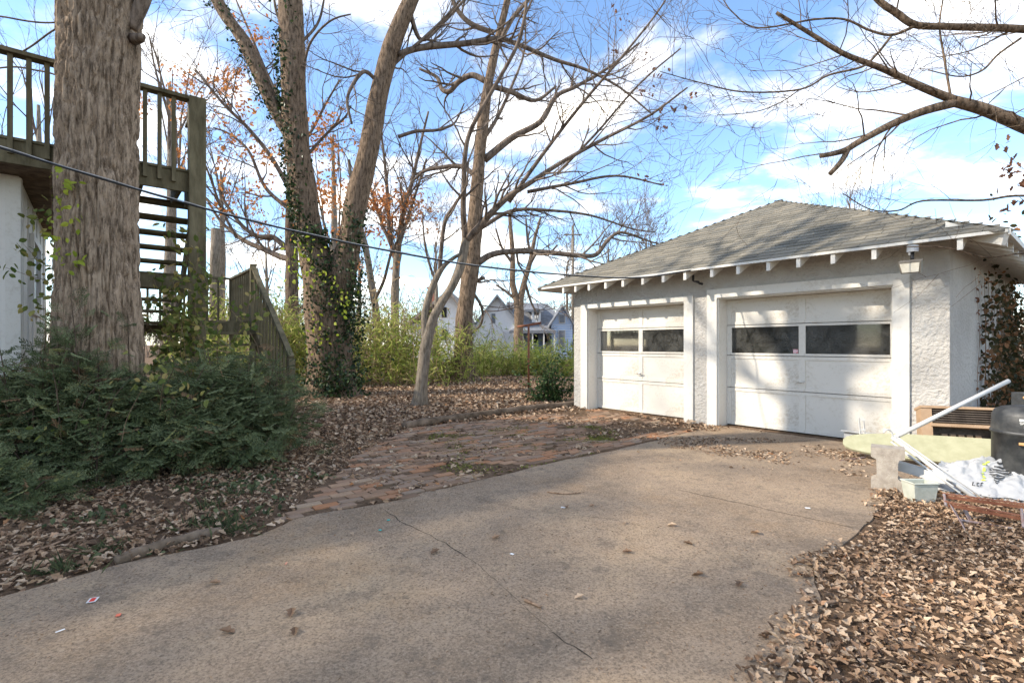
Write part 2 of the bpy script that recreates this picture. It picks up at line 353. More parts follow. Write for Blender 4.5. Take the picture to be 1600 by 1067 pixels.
g.add(np.stack([XX, YY, ZZ], -1), np.stack([i+j, i+j+1, i+nx+j+1, i+nx+j], -1).reshape(-1, 4))
me, loc = g.mesh('ground', False, True); ground = bpy.data.objects.new('ground', me); COL.objects.link(ground); me.materials.append(M['soil']); tag(ground, kind='structure')
d = MB(); n = len(drive_d)
d.add(np.vstack([np.c_[drive_d, np.full(n, .018)], np.c_[drive_d+(drive_d-drive_d.mean(0))*.004, np.full(n, -.12)]]), [[k, n+k, n+(k+1) % n, (k+1) % n] for k in range(n)], [list(range(n))])
driveway = d.build('driveway', M['concrete'], kind='structure')
def crack(px, w=.008, seed=1):
    p = smooth([G(*q) for q in px], 10); p[:, 2] = .0195
    p[:, 0] += .02*(vnoise(p[:, 0]*14, p[:, 1]*14, seed)-.5); p[:, 1] += .03*(vnoise(p[:, 0]*14, p[:, 1]*14, seed+5)-.5)
    t = np.gradient(p, axis=0); nrm = np.c_[-t[:, 1], t[:, 0], 0*t[:, 0]]; nrm /= np.linalg.norm(nrm, axis=1)[:, None]
    ww = w*.7*(.15+1.1*vnoise(p[:, 0]*20, p[:, 1]*20, seed))[:, None]; k = len(p)
    MB().add(np.vstack([p-nrm*ww/2, p+nrm*ww/2]), [[a, a+1, k+a+1, k+a] for a in range(k-1)]).build('crack', M['crack'], driveway)
M['crack'] = pmat('crack_dirt', (.035, .028, .02), (.075, .06, .045), 30, 1, 0)
crack([(600, 800), (640, 825), (690, 850), (745, 885)], .012, 2); crack([(862, 992), (885, 1010), (925, 1035)], .009, 4)
crack([(1059, 768), (1140, 786), (1230, 806), (1335, 828)], .014, 6); crack([(1085, 676), (1180, 692), (1275, 690)], .02, 8); crack([(745, 885), (800, 935), (862, 992)], .004, 11)
crack([(700, 770), (820, 800), (960, 815), (1060, 845)], .004, 13)
# brick paving
brick_poly = [G(*p)[:2] for p in [(452, 812), (640, 779), (860, 724), (1000, 694), (1092, 672), (930, 640), (905, 642), (640, 670), (560, 715), (500, 760)]]
bed = MB(); bp = densify(brick_poly, .15, .05, 3); n = len(bp); bed.add(np.c_[bp, np.full(n, .010)], [list(range(n))]); paving = bed.build('brick_paving', M['soil'], kind='structure')
bm_ = MB(); bw, bl, bh = .098, .205, .05
bm_.box(-bl/2, bl/2, -bw/2, bw/2, -bh, 0); tv = bm_.v[0]; tv[4:, :2] *= .96
bme, _ = bm_.mesh('brick', False); bme.materials.append(M['brick'])
rr = random.Random(3); spots = []
o0 = G(452, 812)[:2]
for i in range(-4, 60):
    for j in range(-40, 40):
        a = i*.212+(j % 2)*.106; b_ = j*.105
        c = o0+V*a+U*b_
        if inpoly(c[0], c[1], brick_poly) and not inpoly(c[0], c[1], drive_poly): spots.append((c[0], c[1]))
spots.sort(key=lambda c: math.hypot(*c)); ang = math.atan2(V[1], V[0]); rest = []
k = 0
for c in spots:
    if rr.random() < .08 or vnoise(c[0]*1.5, c[1]*1.5, 3) > .72: continue
    z = .022+rr.uniform(-.008, .004); rx, ry, rz = rr.gauss(0, .025), rr.gauss(0, .02), ang+rr.gauss(0, .035)
    if k < 300:
        o = bpy.data.objects.new('brick', bme); COL.objects.link(o); o.rotation_euler = (rx, ry, rz); o.location = (c[0], c[1], z); setpar(o, paving)
    else: rest.append((c[0], c[1], z, rx, ry, rz))
    k += 1
rest = np.array(rest); m_ = MB(); m_.scatter(tv, bm_.f[0], rest[:, :3], rotz(rest[:, 5]) @ rotx(rest[:, 3]) @ roty(rest[:, 4]), np.ones(len(rest)))
m_.build('far_bricks', M['brick'], paving, kind='stuff')
# ---------------------------------------------------------------- garage
W0 = np.array([3.295, 8.29])
def GW(a, b, z): q = W0-a*U-b*V; return np.array([q[0], q[1], z])
def A(px, b=0.):
    w = W0-b*V; r = (px-800)/F; return -(w[0]-r*w[1])/(-U[0]+r*U[1])
def gbox(mb, a0, a1, b0, b1, z0, z1): return mb.box(a0, a1, b0, b1, z0, z1, GW)
aL, aR = A(897), A(1484)
WT = 2.80
garage = thing('garage', GW(0, 0, 0), 'white stucco two-door garage with a grey shingled hip roof', 'garage')
BD = -.27      # door plane
d1 = (A(932, BD), A(1070)); d2 = (A(1134, BD), A(1396))
h1, h2 = 2.09, 2.11
poly = [(aL, -.1), (d1[0], -.1), (d1[0], h1), (d1[1], h1), (d1[1], -.1), (d2[0], -.1), (d2[0], h2), (d2[1], h2), (d2[1], -.1), (aR, -.1), (aR, WT), (aL, WT)]
def stuccowall(name, T, poly, thick):
    MB().prism(poly, thick, T).build(name, M['stucco'], garage)
stuccowall('front_wall', lambda x, y, t: GW(x, -t, y), poly, .2)
DEP = 6.1
stuccowall('side_wall', lambda x, y, t: GW(aR-t, -x, y), [(.2, -.1), (DEP, -.1), (DEP, WT), (.2, WT)], .2)
stuccowall('side_wall', lambda x, y, t: GW(aL+t, -x, y), [(.2, -.1), (DEP, -.1), (DEP, WT), (.2, WT)], .2)
stuccowall('back_wall', lambda x, y, t: GW(x, -DEP+t, y), [(aL+.2, -.1), (aR-.2, -.1), (aR-.2, WT), (aL+.2, WT)], .2)
gbox(MB(), aL+.2, aR-.2, -DEP+.2, -.2, -.05, .0).build('floor_slab', M['concrete'], garage)
# roof
EO, EZ = .5, 2.56; e0, e1 = -3.68, 3.57; ac = (e0+e1)/2; RD = 3.3; AZ = 4.25; eb = EO-2*RD
apex = (ac, EO-RD, AZ)
roof = MB()
cs = [GW(e0, EO, EZ), GW(e1, EO, EZ), GW(e1, eb, EZ), GW(e0, eb, EZ)]; ap = GW(*apex); dz = np.array([0, 0, .035])
roof.add([*cs, ap, *[c-dz for c in cs], ap-dz], [[0, 1, 4], [1, 2, 4], [2, 3, 4], [3, 0, 4], [6, 5, 9], [7, 6, 9], [8, 7, 9], [5, 8, 9]], [[5, 6, 1, 0], [6, 7, 2, 1], [7, 8, 3, 2], [8, 5, 0, 3]])
roof = roof.build('roof', M['white'], garage)
SL = math.hypot(RD, AZ-EZ); pitch = math.atan2(AZ-EZ, RD)
sh = MB(); sw, sl_, st = .30, .20, .013
sh.add([[-.5, 0, st], [.5, 0, st], [.5, sl_, .001], [-.5, sl_, .001], [-.5, 0, .0], [.5, 0, .0]], [[0, 1, 2, 3], [4, 5, 1, 0]], [[4, 0, 3], [5, 2, 1]])
sme, _ = sh.mesh('shingle', False); sme.materials.append(M['shingle'])
front = []; others = MB()
def course_tabs(width_at, nrow, seed):
    rr = random.Random(seed); out = []
    for r in range(nrow):
        s = r*.142; w0, w1 = width_at(s+.07); x = w0-rr.uniform(0, .28)
        while x < w1:
            w = sw*rr.choice([.62, .8, 1, 1, 1.25]); a0, a1 = max(x, w0), min(x+w, w1)
            if a1-a0 > .03: out.append(((a0+a1)/2, a1-a0-.006, s-.01+rr.uniform(-.004, .004), rr.uniform(0, .004)))
            x += w
    return out
for (x, w, s, dz_) in course_tabs(lambda s: (e0+(ac-e0)*s/SL, e1+(ac-e1)*s/SL), 26, 5):
    front.append((GW(x, EO-s*math.cos(pitch), EZ+s*math.sin(pitch)+.003+dz_), w))
front.sort(key=lambda f: np.hypot(f[0][0], f[0][1]))
ra = math.atan2(-U[1], -U[0])      # local +X runs to the right along the eave
Rf = Matrix.Rotation(ra, 3, 'Z') @ Matrix.Rotation(pitch, 3, 'X')
for k, (p, w) in enumerate(front):
    if k < 300:
        o = bpy.data.objects.new('shingle', sme); COL.objects.link(o); o.rotation_euler = Rf.to_euler(); o.scale = (w, 1, 1); o.location = Vector(p); setpar(o, roof)
def stufftabs(lst, R):
    if lst: others.scatter(sh.v[0], sh.f[0], [p for p, w in lst], np.repeat(np.array(R)[None], len(lst), 0), [(1, 1, 1)]*len(lst))
# tabs past the first 300, and those on the three slopes turned away, as one piece
def tabs_mesh(lst, R):
    for p, w in lst:
        v = (sh.v[0]*np.array([w, 1, 1])) @ np.array(R).T+p; others.add(v, *[f for f in sh.f])
tabs_mesh(front[300:], Rf)
for side, (l0, l1, lc, org, ex, iny) in enumerate([(-2*RD+EO, EO, EO-RD, e1, 0, 0), (-2*RD+EO, EO, EO-RD, e0, 0, 0), (e0, e1, ac, eb, 0, 0)]):
    tl = []
    hw = (e1-e0)/2 if side < 2 else RD; SLs = math.hypot(hw, AZ-EZ); ps = math.atan2(AZ-EZ, hw)
    for (x, w, s, dz_) in course_tabs(lambda s: (l0+(lc-l0)*s/SLs, l1+(lc-l1)*s/SLs), int(SLs/.142), 9+side):
        c, sn = math.cos(ps)*s, math.sin(ps)*s
        q = GW(e1-c, x, EZ+sn+.003) if side == 0 else GW(e0+c, x, EZ+sn+.003) if side == 1 else GW(x, eb+c, EZ+sn+.003)
        tl.append((q, w))
    tabs_mesh(tl, Matrix.Rotation(ra+[math.pi/2, -math.pi/2, math.pi][side], 3, 'Z') @ Matrix.Rotation(ps, 3, 'X'))
others.build('far_shingles', M['shingle'], roof, kind='stuff')
for cx, cb in ((e0, EO), (e1, EO), (e1, eb), (e0, eb)):      # hip caps
    n = 24; A0 = np.array([cx, cb, EZ]); A1 = np.array(apex)
    for k in range(n):
        p = A0+(A1-A0)*k/n; q = A0+(A1-A0)*(k+1.25)/n if k < n-1 else A1
        pw, qw = GW(*p), GW(*q); dd = (qw-pw)/np.linalg.norm(qw-pw); sd = np.cross(dd, [0, 0, 1]); sd /= np.linalg.norm(sd); up = np.array([0, 0, 1.])
        l_ = [pw+up*.018, pw+sd*.12-up*.026, pw-sd*.12-up*.026, qw+up*.013, qw+sd*.12-up*.04, qw-sd*.12-up*.04]
        MB().add(l_, [[0, 1, 4, 3], [0, 3, 5, 2]], [[0, 2, 1]]).build('hip_shingle', M['shingle'], roof)
gbox(MB(), e0, e1, EO, EO+.022, EZ-.036, EZ-.002).build('fascia', M['white'], garage)
MB().box(eb, EO, e1, e1+.02, EZ-.06, EZ-.002, lambda b, a, z: GW(a, b, z)).build('fascia', M['white'], garage)
MB().box(eb, EO, e0-.02, e0, EZ-.06, EZ-.002, lambda b, a, z: GW(a, b, z)).build('fascia', M['white'], garage)
tn = math.tan(pitch)
def tail(a, d=0):      # rafter tail: plumb-cut end, sloping with the roof
    T = lambda b, z, t: GW(a-.022+t, b, z)
    MB().prism([(EO-.004, EZ-.165), (EO-.004, EZ-.04), (.0, EZ-.04+(EO-.03)*tn), (.0, EZ-.165+(EO-.03)*tn)], .05, T).build('rafter_tail', M['white'], garage)
for px in (881, 900, 921, 947, 974, 1005, 1037, 1071, 1113, 1154, 1201, 1248, 1302, 1366, 1424, 1500): tail(A(px, EO-.03))
for bb in np.arange(.2, -5.8, -.5):
    T = lambda a, z, t: GW(a, bb+t, z)
    MB().prism([(e1-.03, EZ-.15), (e1-.03, EZ-.045), (aR, EZ-.045+(e1-.03-aR)*tn), (aR, EZ-.20+(e1-.03-aR)*tn)], .044, T).build('rafter_tail', M['white'], garage)
MB().bar(GW(e1-.02, EO-.02, EZ-.10), GW(aR, 0, EZ-.10+.5*tn), .05, .13).build('hip_rafter', M['white'], garage)
# door surrounds, doors
def surround(d, ztop, hz):
    w = .17
    for a0, a1 in ((d[0]-w, d[0]), (d[1], d[1]+w)):
        gbox(MB(), a0, a1, 0, .035, -.02, ztop).build('door_trim', M['white'], garage)
        pass
    gbox(MB(), d[0], d[1], 0, .038, hz, ztop+.002).build('door_trim', M['white'], garage)
    gbox(MB(), d[0]-.004, d[0]+.02, BD-.02, .0, -.02, hz).build('jamb', M['white'], garage)
    gbox(MB(), d[1]-.02, d[1]+.004, BD-.02, .0, -.02, hz).build('jamb', M['white'], garage)
    gbox(MB(), d[0]+.02, d[1]-.02, BD-.02, .0, hz-.02, hz+.003).build('head_jamb', M['white'], garage)
surround(d1, 2.18, h1); surround(d2, 2.25, h2)
def gdoor(d, h, nm):
    a0, a1 = d[0]+.022, d[1]-.022; z0 = .03; am = (a0+a1)/2
    door = thing('garage_door', GW(am, BD, 0), None, None); setpar(door, garage)
    rows = [(z0, .635, 'p'), (.645, 1.165, 'p'), (1.175, 1.66, 'g'), (1.67, h-.025, 'p')]
    sw = .075
    for (r0, r1, kd) in rows:
        for s0, s1 in ((a0, am), (am, a1)):
            x0 = s0+(sw if s0 == a0 else sw*.6); x1 = s1-(sw if s1 == a1 else sw*.6)
            if kd == 'p': gbox(MB(), x0, x1, BD-.030, BD-.012, r0+.05, r1-.05).build('panel', M['door'], door)
            else: gbox(MB(), x0, x1, BD-.026, BD-.020, r0+.035, r1-.035).build('pane', M['glass'], door)
        b0, b1 = BD-.036, BD+.001
        for x0, x1 in ((a0, a0+sw), (am-sw*.6, am+sw*.6), (a1-sw, a1)): gbox(MB(), x0, x1, b0, b1, r0, r1).build('stile', M['door'], door)
        e = .035 if kd == 'g' else .05
        for s0, s1 in ((a0+sw, am-sw*.6), (am+sw*.6, a1-sw)):
            gbox(MB(), s0, s1, b0, b1-.001, r0, r0+e).build('rail', M['door'], door); gbox(MB(), s0, s1, b0, b1-.001, r1-e, r1).build('rail', M['door'], door)
    p = GW(am, BD, .78); v3 = np.array([*-V, 0]); u3 = np.array([*-U, 0])
    hd = MB(); hd.tube([p, p+v3*.05], [.013, .011], 8); hd.tube([p+v3*.05-u3*.055, p+v3*.055, p+v3*.05+u3*.055+np.array([0, 0, .02])], [.008, .012, .007], 8)
    hd.build('handle', M['steel'], door, True)
    return door, am
dA, am1 = gdoor(d1, h1, 'l'); dB, am2 = gdoor(d2, h2, 'r')
gbox(MB(), am2-.13, am2-.06, BD-.018, BD-.016, 1.215, 1.275).build('sticker', pmat('sticker', (.75, .72, .75), (.55, .05, .06), 40, .5, 0), dB)
# things inside seen through the panes
tb = thing('storage_crate', GW(-.30, -.75, 0), 'dim wooden storage crate inside the garage behind its wider door', 'crate')
for k in range(5): gbox(MB(), -.65, .15, -.4-.006, -.4, .05+k*.21, .24+k*.21).build('plank', M['timber'], tb)
for a_ in (-.65, .11): gbox(MB(), a_, a_+.04, -1.0, -.41, 0, 1.1).build('end_board', M['timber'], tb)
gbox(MB(), -.66, .16, -1.02, -.4, 1.101, 1.12).build('top_board', M['timber'], tb)
bk = thing('basket', GW(d2[0]+.42, -.72, 1.12), 'round tan basket behind the window of the wider garage door', 'basket')
c = GW(d2[0]+.42, -.72, 1.12)
MB().lathe([(.0, .0), (.13, 0), (.17, .19), (.185, .2), (.185, .215), (.16, .215), (.12, .02), (0, .02)], c).build('tub', pmat('tan_tub', (.55, .45, .32), (.66, .56, .42), 9, .7, .2), bk, True)
MB().lathe([(0, .21), (.08, .21), (.155, .18)], c).build('filling', pmat('orange_rope', (.6, .3, .08), (.7, .42, .16), 30, .8, .4), bk, True)
# flood light under the eave
def floodlight():
    p = P(1426, 400, 5.75); t = thing('floodlight', p, 'square grey floodlight with a pale lens under the garage eave', 'floodlight')
    u3 = np.array([*-U, 0]); v3 = np.array([*-V, 0]); z3 = np.array([0, 0, 1.])
    MB().tube([p+z3*.12, p+z3*.045], [.055, .055], 14).build('mount', M['grey'], t); MB().tube([p+z3*.045, p-z3*.02+v3*.02, p-z3*.055+v3*.02], [.02, .016, .02], 10).build('knuckle', M['black'], t, True)
    c = p-z3*.12+v3*.03; n = v3*.93-z3*.37; up = z3*.93+v3*.37
    def T(x, y, d): return c+u3*x+up*y+n*d
    MB().prism([(-.09, -.06), (.09, -.06), (.105, .075), (-.105, .075)], .09, T).build('housing', pmat('bronze_housing', (.12, .105, .085), (.2, .18, .15), 20, .5, .1), t)
    MB().prism([(-.075, -.045), (.075, -.045), (.09, .06), (-.09, .06)], .006, lambda x, y, d: T(x, y, .091+d)).build('lens', pmat('frosted_lens', (.62, .58, .48), (.78, .75, .66), 14, .25, .1), t)
    return t
floodlight()
p = GW(A(1083, .22), .22, 2.40); t = thing('security_camera', p, 'pair of small black bullet cameras on the garage eave', 'camera')
MB().tube([p+[0, 0, .10], p], [.02, .02], 10).build('mount', M['black'], t)
for k in (0, 1):
    q = p+np.array([.03+.06*k, -.03, -.01-.03*k]); MB().tube([q, q+np.array([.03, -.06, -.02])], [.018, .021], 10).build('camera_head', M['black'], t, True)
    MB().tube([p, q], .01, 6).build('arm', M['black'], t)
# conduit beside the trim
MB().tube([GW(aR-.42, .012, .3), GW(aR-.42, .012, 2.0)], .012, 8).build('conduit', M['grey'], garage)

# ---------------------------------------------------------------- house with roof deck, stair
D0 = np.array([-4.1, 6.5])
def DW(p, q, z): c = D0+p*V+q*U; return np.array([c[0], c[1], z])
def dbox(mb, p0, p1, q0, q1, z0, z1): return mb.box(p0, p1, q0, q1, z0, z1, DW)
house = thing('house', DW(-1.7, .5, 0), 'white boarded house wall with a small window beneath the deck', 'house')
hp = -1.7; hq0, hq1 = .5, 4.3
dbox(MB(), -14, hp, hq0, hq1, -.1, 3.3).build('wall', M['housewall'], house)
for q in np.arange(hq0+.32, hq1, .62): dbox(MB(), hp, hp+.014, q, q+.02, .0, 3.25).build('batten', M['housewall'], house)
for pp in np.arange(hp-.55, -13, -.6): dbox(MB(), pp, pp+.02, hq0-.014, hq0, 0, 3.25).build('batten', M['housewall'], house)
dbox(MB(), hp-.11, hp+.018, hq0-.024, hq0-.002, 0, 3.28).build('corner_board', M['white'], house); dbox(MB(), hp+.002, hp+.024, hq0, hq0+.10, 0, 3.28).build('corner_board', M['white'], house)
wq0, wq1, wz0, wz1 = 1.75, 2.75, 1.85, 2.75
win = thing('window', DW(hp, 2.2, 1.8), None, None); setpar(win, house)
for q0, q1, z0, z1 in ((wq0-.09, wq0, wz0, wz1), (wq1, wq1+.09, wz0, wz1), (wq0-.09, wq1+.09, wz1, wz1+.09), (wq0-.13, wq1+.13, wz0-.09, wz0)):
    dbox(MB(), hp+.002, hp+.05, q0, q1, z0, z1).build('frame', M['housewall'], win)
dbox(MB(), hp+.002, hp+.016, wq0, wq1, wz0, wz1).build('pane', pmat('reflective_pane', (.30, .33, .36), (.42, .45, .48), 2, .08, 0, spec=.8), win)
dbox(MB(), hp+.017, hp+.03, wq0, wq1, (wz0+wz1)/2-.02, (wz0+wz1)/2+.02).build('sash_bar', M['grey'], win)
dbox(MB(), -14, -1.06, .02, 4.8, 3.305, 3.44).build('overhang', M['timber'], house)
dbox(MB(), -14.2, -6.3, .5, 6.4, 3.45, 6.4).build('upper_wall', M['housewall'], house)
MB().prism([(0.1, 6.4), (6.8, 6.4), (3.45, 8.6)], 8.6, lambda x, y, t: DW(-6.0-t, x, y)).build('roof', M['roofgrey'], house)
deck = thing('deck', DW(0, 0, 0), 'weathered green wooden roof deck with baluster railing above the house', 'deck')
DZ = 3.58
dbox(MB(), -9, .0, -.04, 0, 3.30, DZ-.032).build('rim_joist', M['deck'], deck)
dbox(MB(), -.04, 0, .002, .9, 3.30, DZ-.032).build('rim_joist', M['deck'], deck)
for k in range(7): dbox(MB(), -9, .03, -.06+k*.143, -.06+k*.143+.137, DZ-.03, DZ).build('deck_board', M['deck'], deck)
for k in range(7, 33): dbox(MB(), -9, -1.05, -.06+k*.143, -.06+k*.143+.137, DZ-.03, DZ).build('deck_board', M['deck'], deck)
for pp in np.arange(-1.0, -.1, .4): dbox(MB(), pp, pp+.04, .002, .9, 3.32, DZ-.033).build('joist', M['deck'], deck)
dbox(MB(), -.10, .085, -.12, .05, 0, 4.52).build('post', M['deck'], deck)
for pp in (-1.25, -5.1): dbox(MB(), pp-.05, pp+.05, -.135, -.042, 3.1, 4.46).build('post', M['deck'], deck)
dbox(MB(), -9, -.105, -.13, .01, 4.462, 4.505).build('top_rail', M['deck'], deck)
for pp in np.arange(-.26, -8.8, -.146):
    if min(abs(pp-c) for c in (-1.25, -5.1)) > .08: dbox(MB(), pp-.022, pp+.022, -.082, -.042, 3.40, 4.46).build('baluster', M['deck'], deck)
dbox(MB(), -.03, .06, .06, .9, 4.46, 4.50).build('top_rail', M['deck'], deck)
for q in np.arange(.2, .9, .17): dbox(MB(), -.0, .045, q-.02, q+.02, 3.40, 4.46).build('baluster', M['deck'], deck)
dbox(MB(), -1.1, .12, -.10, -.06, 2.05, 2.2).build('beam', M['deck'], deck)
stair = thing('staircase', DW(.5, 1.5, 0), 'mossy wooden staircase with open treads turning at a landing', 'staircase')
LZ = 1.75
for k in range(1, 10): dbox(MB(), -1.0, .07, .86+.22*k-.14, .86+.22*k+.14, DZ-.183*k-.04, DZ-.183*k).build('tread', M['deck'], stair)
for pp in (-1.02, .075): MB().bar(DW(pp, .8, 3.42), DW(pp, 3.1, 1.62), .04, .24).build('stringer', M['deck'], stair)
for k in range(9): dbox(MB(), -1.05 if k > 4 else .08, 1.12, 2.02+k*.2, 2.02+k*.2+.19, LZ-.03, LZ).build('landing_board', M['deck'], stair)
dbox(MB(), -1.05, 1.12, 3.78, 3.82, LZ-.2, LZ-.032).build('rim_joist', M['deck'], stair); dbox(MB(), 1.08, 1.12, 2.0, 3.78, LZ-.2, LZ-.032).build('rim_joist', M['deck'], stair); dbox(MB(), .08, 1.08, 2.0, 2.04, LZ-.2, LZ-.032).build('rim_joist', M['deck'], stair)
for pq in ((1.1, 2.0), (1.1, 3.78), (-1.0, 3.78)): dbox(MB(), pq[0]-.045, pq[0]+.045, pq[1]-.045, pq[1]+.045, 0, LZ+.92 if pq[1] > 2.1 else LZ+1.0).build('post', M['deck'], stair)
dbox(MB(), -1.0, 1.1, 3.74, 3.82, LZ+.90, LZ+.94).build('top_rail', M['deck'], stair); dbox(MB(), 1.06, 1.14, 2.04, 3.74, LZ+.90, LZ+.94).build('top_rail', M['deck'], stair)
for pp in np.arange(-.85, 1.05, .19): dbox(MB(), pp-.018, pp+.018, 3.76, 3.80, LZ-.1, LZ+.9).build('baluster', M['deck'], stair)
for q in np.arange(2.2, 3.72, .15): dbox(MB(), 1.08, 1.115, q-.018, q+.018, LZ-.1, LZ+.9).build('baluster', M['deck'], stair)
for k in range(1, 9): dbox(MB(), .1, 1.07, 2.02-.255*k-.02, 2.02-.255*k+.26, LZ-.194*k-.04, LZ-.194*k).build('tread', M['deck'], stair)
for pp in (.08, 1.1): MB().bar(DW(pp, 2.0, LZ-.12), DW(pp, -.2, .03), .04, .26).build('stringer', M['deck'], stair)
MB().bar(DW(1.1, 2.02, LZ+.98), DW(1.1, -.24, 1.17), .075, .045).build('handrail', M['deck'], stair)
dbox(MB(), 1.06, 1.14, -.28, -.2, 0, 1.15).build('post', M['deck'], stair)
for q in np.arange(-.08, 1.95, .19):
    zt = 1.17+(LZ+.98-1.17)*(q+.24)/2.26; MB().box(1.08, 1.115, q-.018, q+.018, zt-.95, zt-.02, DW).build('baluster', M['deck'], stair)
# ---------------------------------------------------------------- trees
def twig(mb, p, d, L, r, lvl, R, up=.12, wig=.55, nch=4, ratio=.58, tips=None, rmin=.004, spread=(.5, .95)):
    n = 4 if lvl == 0 else 6
    d = d/np.linalg.norm(d); pts = [p]; cur = d.copy()
    for k in range(n):
        cur = cur+R.normal(0, wig/n**.5*.6, 3)+np.array([0, 0, up/n*2]); cur /= np.linalg.norm(cur); pts.append(pts[-1]+cur*L/n)
    pts = np.array(pts); rad = np.maximum(np.linspace(r, r*.32, n+1), rmin*.6)
    mb.tube(pts, rad, 3 if r < .014 else 5 if r < .05 else 7, cap=False)
    if tips is not None and lvl <= 1: tips.append((pts[-1], cur.copy())); tips.append((pts[n//2], cur.copy()))
    if lvl <= 0: return
    for c in range(nch):
        f = R.uniform(.22, 1.0) if c else 1.0
        i = f*n; i0 = min(int(i), n-1); q = pts[i0]+(pts[i0+1]-pts[i0])*(i-i0); t = pts[i0+1]-pts[i0]; t /= np.linalg.norm(t)
        s = R.normal(0, 1, 3); s -= t*s.dot(t); s /= np.linalg.norm(s)+1e-9; a = R.uniform(*spread)
        twig(mb, q, t*math.cos(a)+s*math.sin(a), L*ratio*R.uniform(.6, 1.2), max(r*(1-.68*f)*.72, rmin), lvl-1, R, up, wig, nch, ratio, tips, rmin, spread)
def limb_pts(px, z):
    w = np.array([[*P(q[0], q[1], q[3] if len(q) > 3 else z), q[2]*(q[3] if len(q) > 3 else z)/F] for q in px]); return smooth(w, 6)
def limb(mb, px, z, k=9, wob=0.0, depthwander=0, R=None):
    w = limb_pts(px, z)
    if depthwander: w[:, 1] += np.sin(np.linspace(0, 1, len(w))*math.pi*.5)*depthwander
    mb.tube(w[:, :3], w[:, 3], k); return w
def spawn(mb, w, n, R, L, lvl, tips=None, f0=.1, rmin=.005, rfac=.5, rmax=.05, **kw):
    m = len(w)
    for k in range(n):
        i = int(R.uniform(f0, .99)*(m-1)); t = w[min(i+1, m-1), :3]-w[i, :3]; t /= np.linalg.norm(t)+1e-9
        s = R.normal(0, 1, 3); s[2] += .25; s -= t*s.dot(t); s /= np.linalg.norm(s)+1e-9; a = R.uniform(.5, 1.1)
        twig(mb, w[i, :3], t*math.cos(a)+s*math.sin(a), L*R.uniform(.5, 1.25), min(max(w[i, 3]*rfac, rmin), rmax), lvl, R, tips=tips, rmin=rmin, **kw)
LEAF = (np.array([[0, 0, 0], [.22, .18, .05], [.16, .34, .05], [.34, .5, .09], [.2, .66, .06], [.12, .86, .04], [0, 1, 0], [-.12, .86, .04], [-.2, .66, .06], [-.34, .5, .09], [-.16, .34, .05], [-.22, .18, .05], [0, .5, -.02]]),
        np.array([[12, i, (i+1) % 12] for i in range(12)]))
OVAL = (np.array([[0, 0, 0], [.28, .3, .05], [.26, .65, .05], [0, 1, -.03], [-.26, .65, .05], [-.28, .3, .05], [0, .5, -.02]]), np.array([[6, i, (i+1) % 6] for i in range(6)]))
LONG = (np.array([[0, 0, 0], [.07, .4, .02], [0, 1, -.12], [-.07, .4, .02]]), np.array([[0, 1, 2], [0, 2, 3]]))
def rand_frames(n, R, flat=0):
    d = R.normal(0, 1, (n, 3)); d[:, 2] *= (1-flat); return frames(d) @ roty(R.uniform(-1.2, 1.2, n))
def leaves(mb, pts, R, size, tpl, spread=.1, down=0):
    pts = np.asarray(pts); n = len(pts); d = R.normal(0, 1, (n, 3)); d[:, 2] -= down
    mb.scatter(tpl[0], tpl[1], pts+R.normal(0, spread, (n, 3)), frames(d) @ roty(R.uniform(-1.5, 1.5, n)), size*R.uniform(.6, 1.25, (n, 1)))
TG = 'bare trees around the yard'
def base_of(px, py): b = G(px, py); b[2] = 0; return b

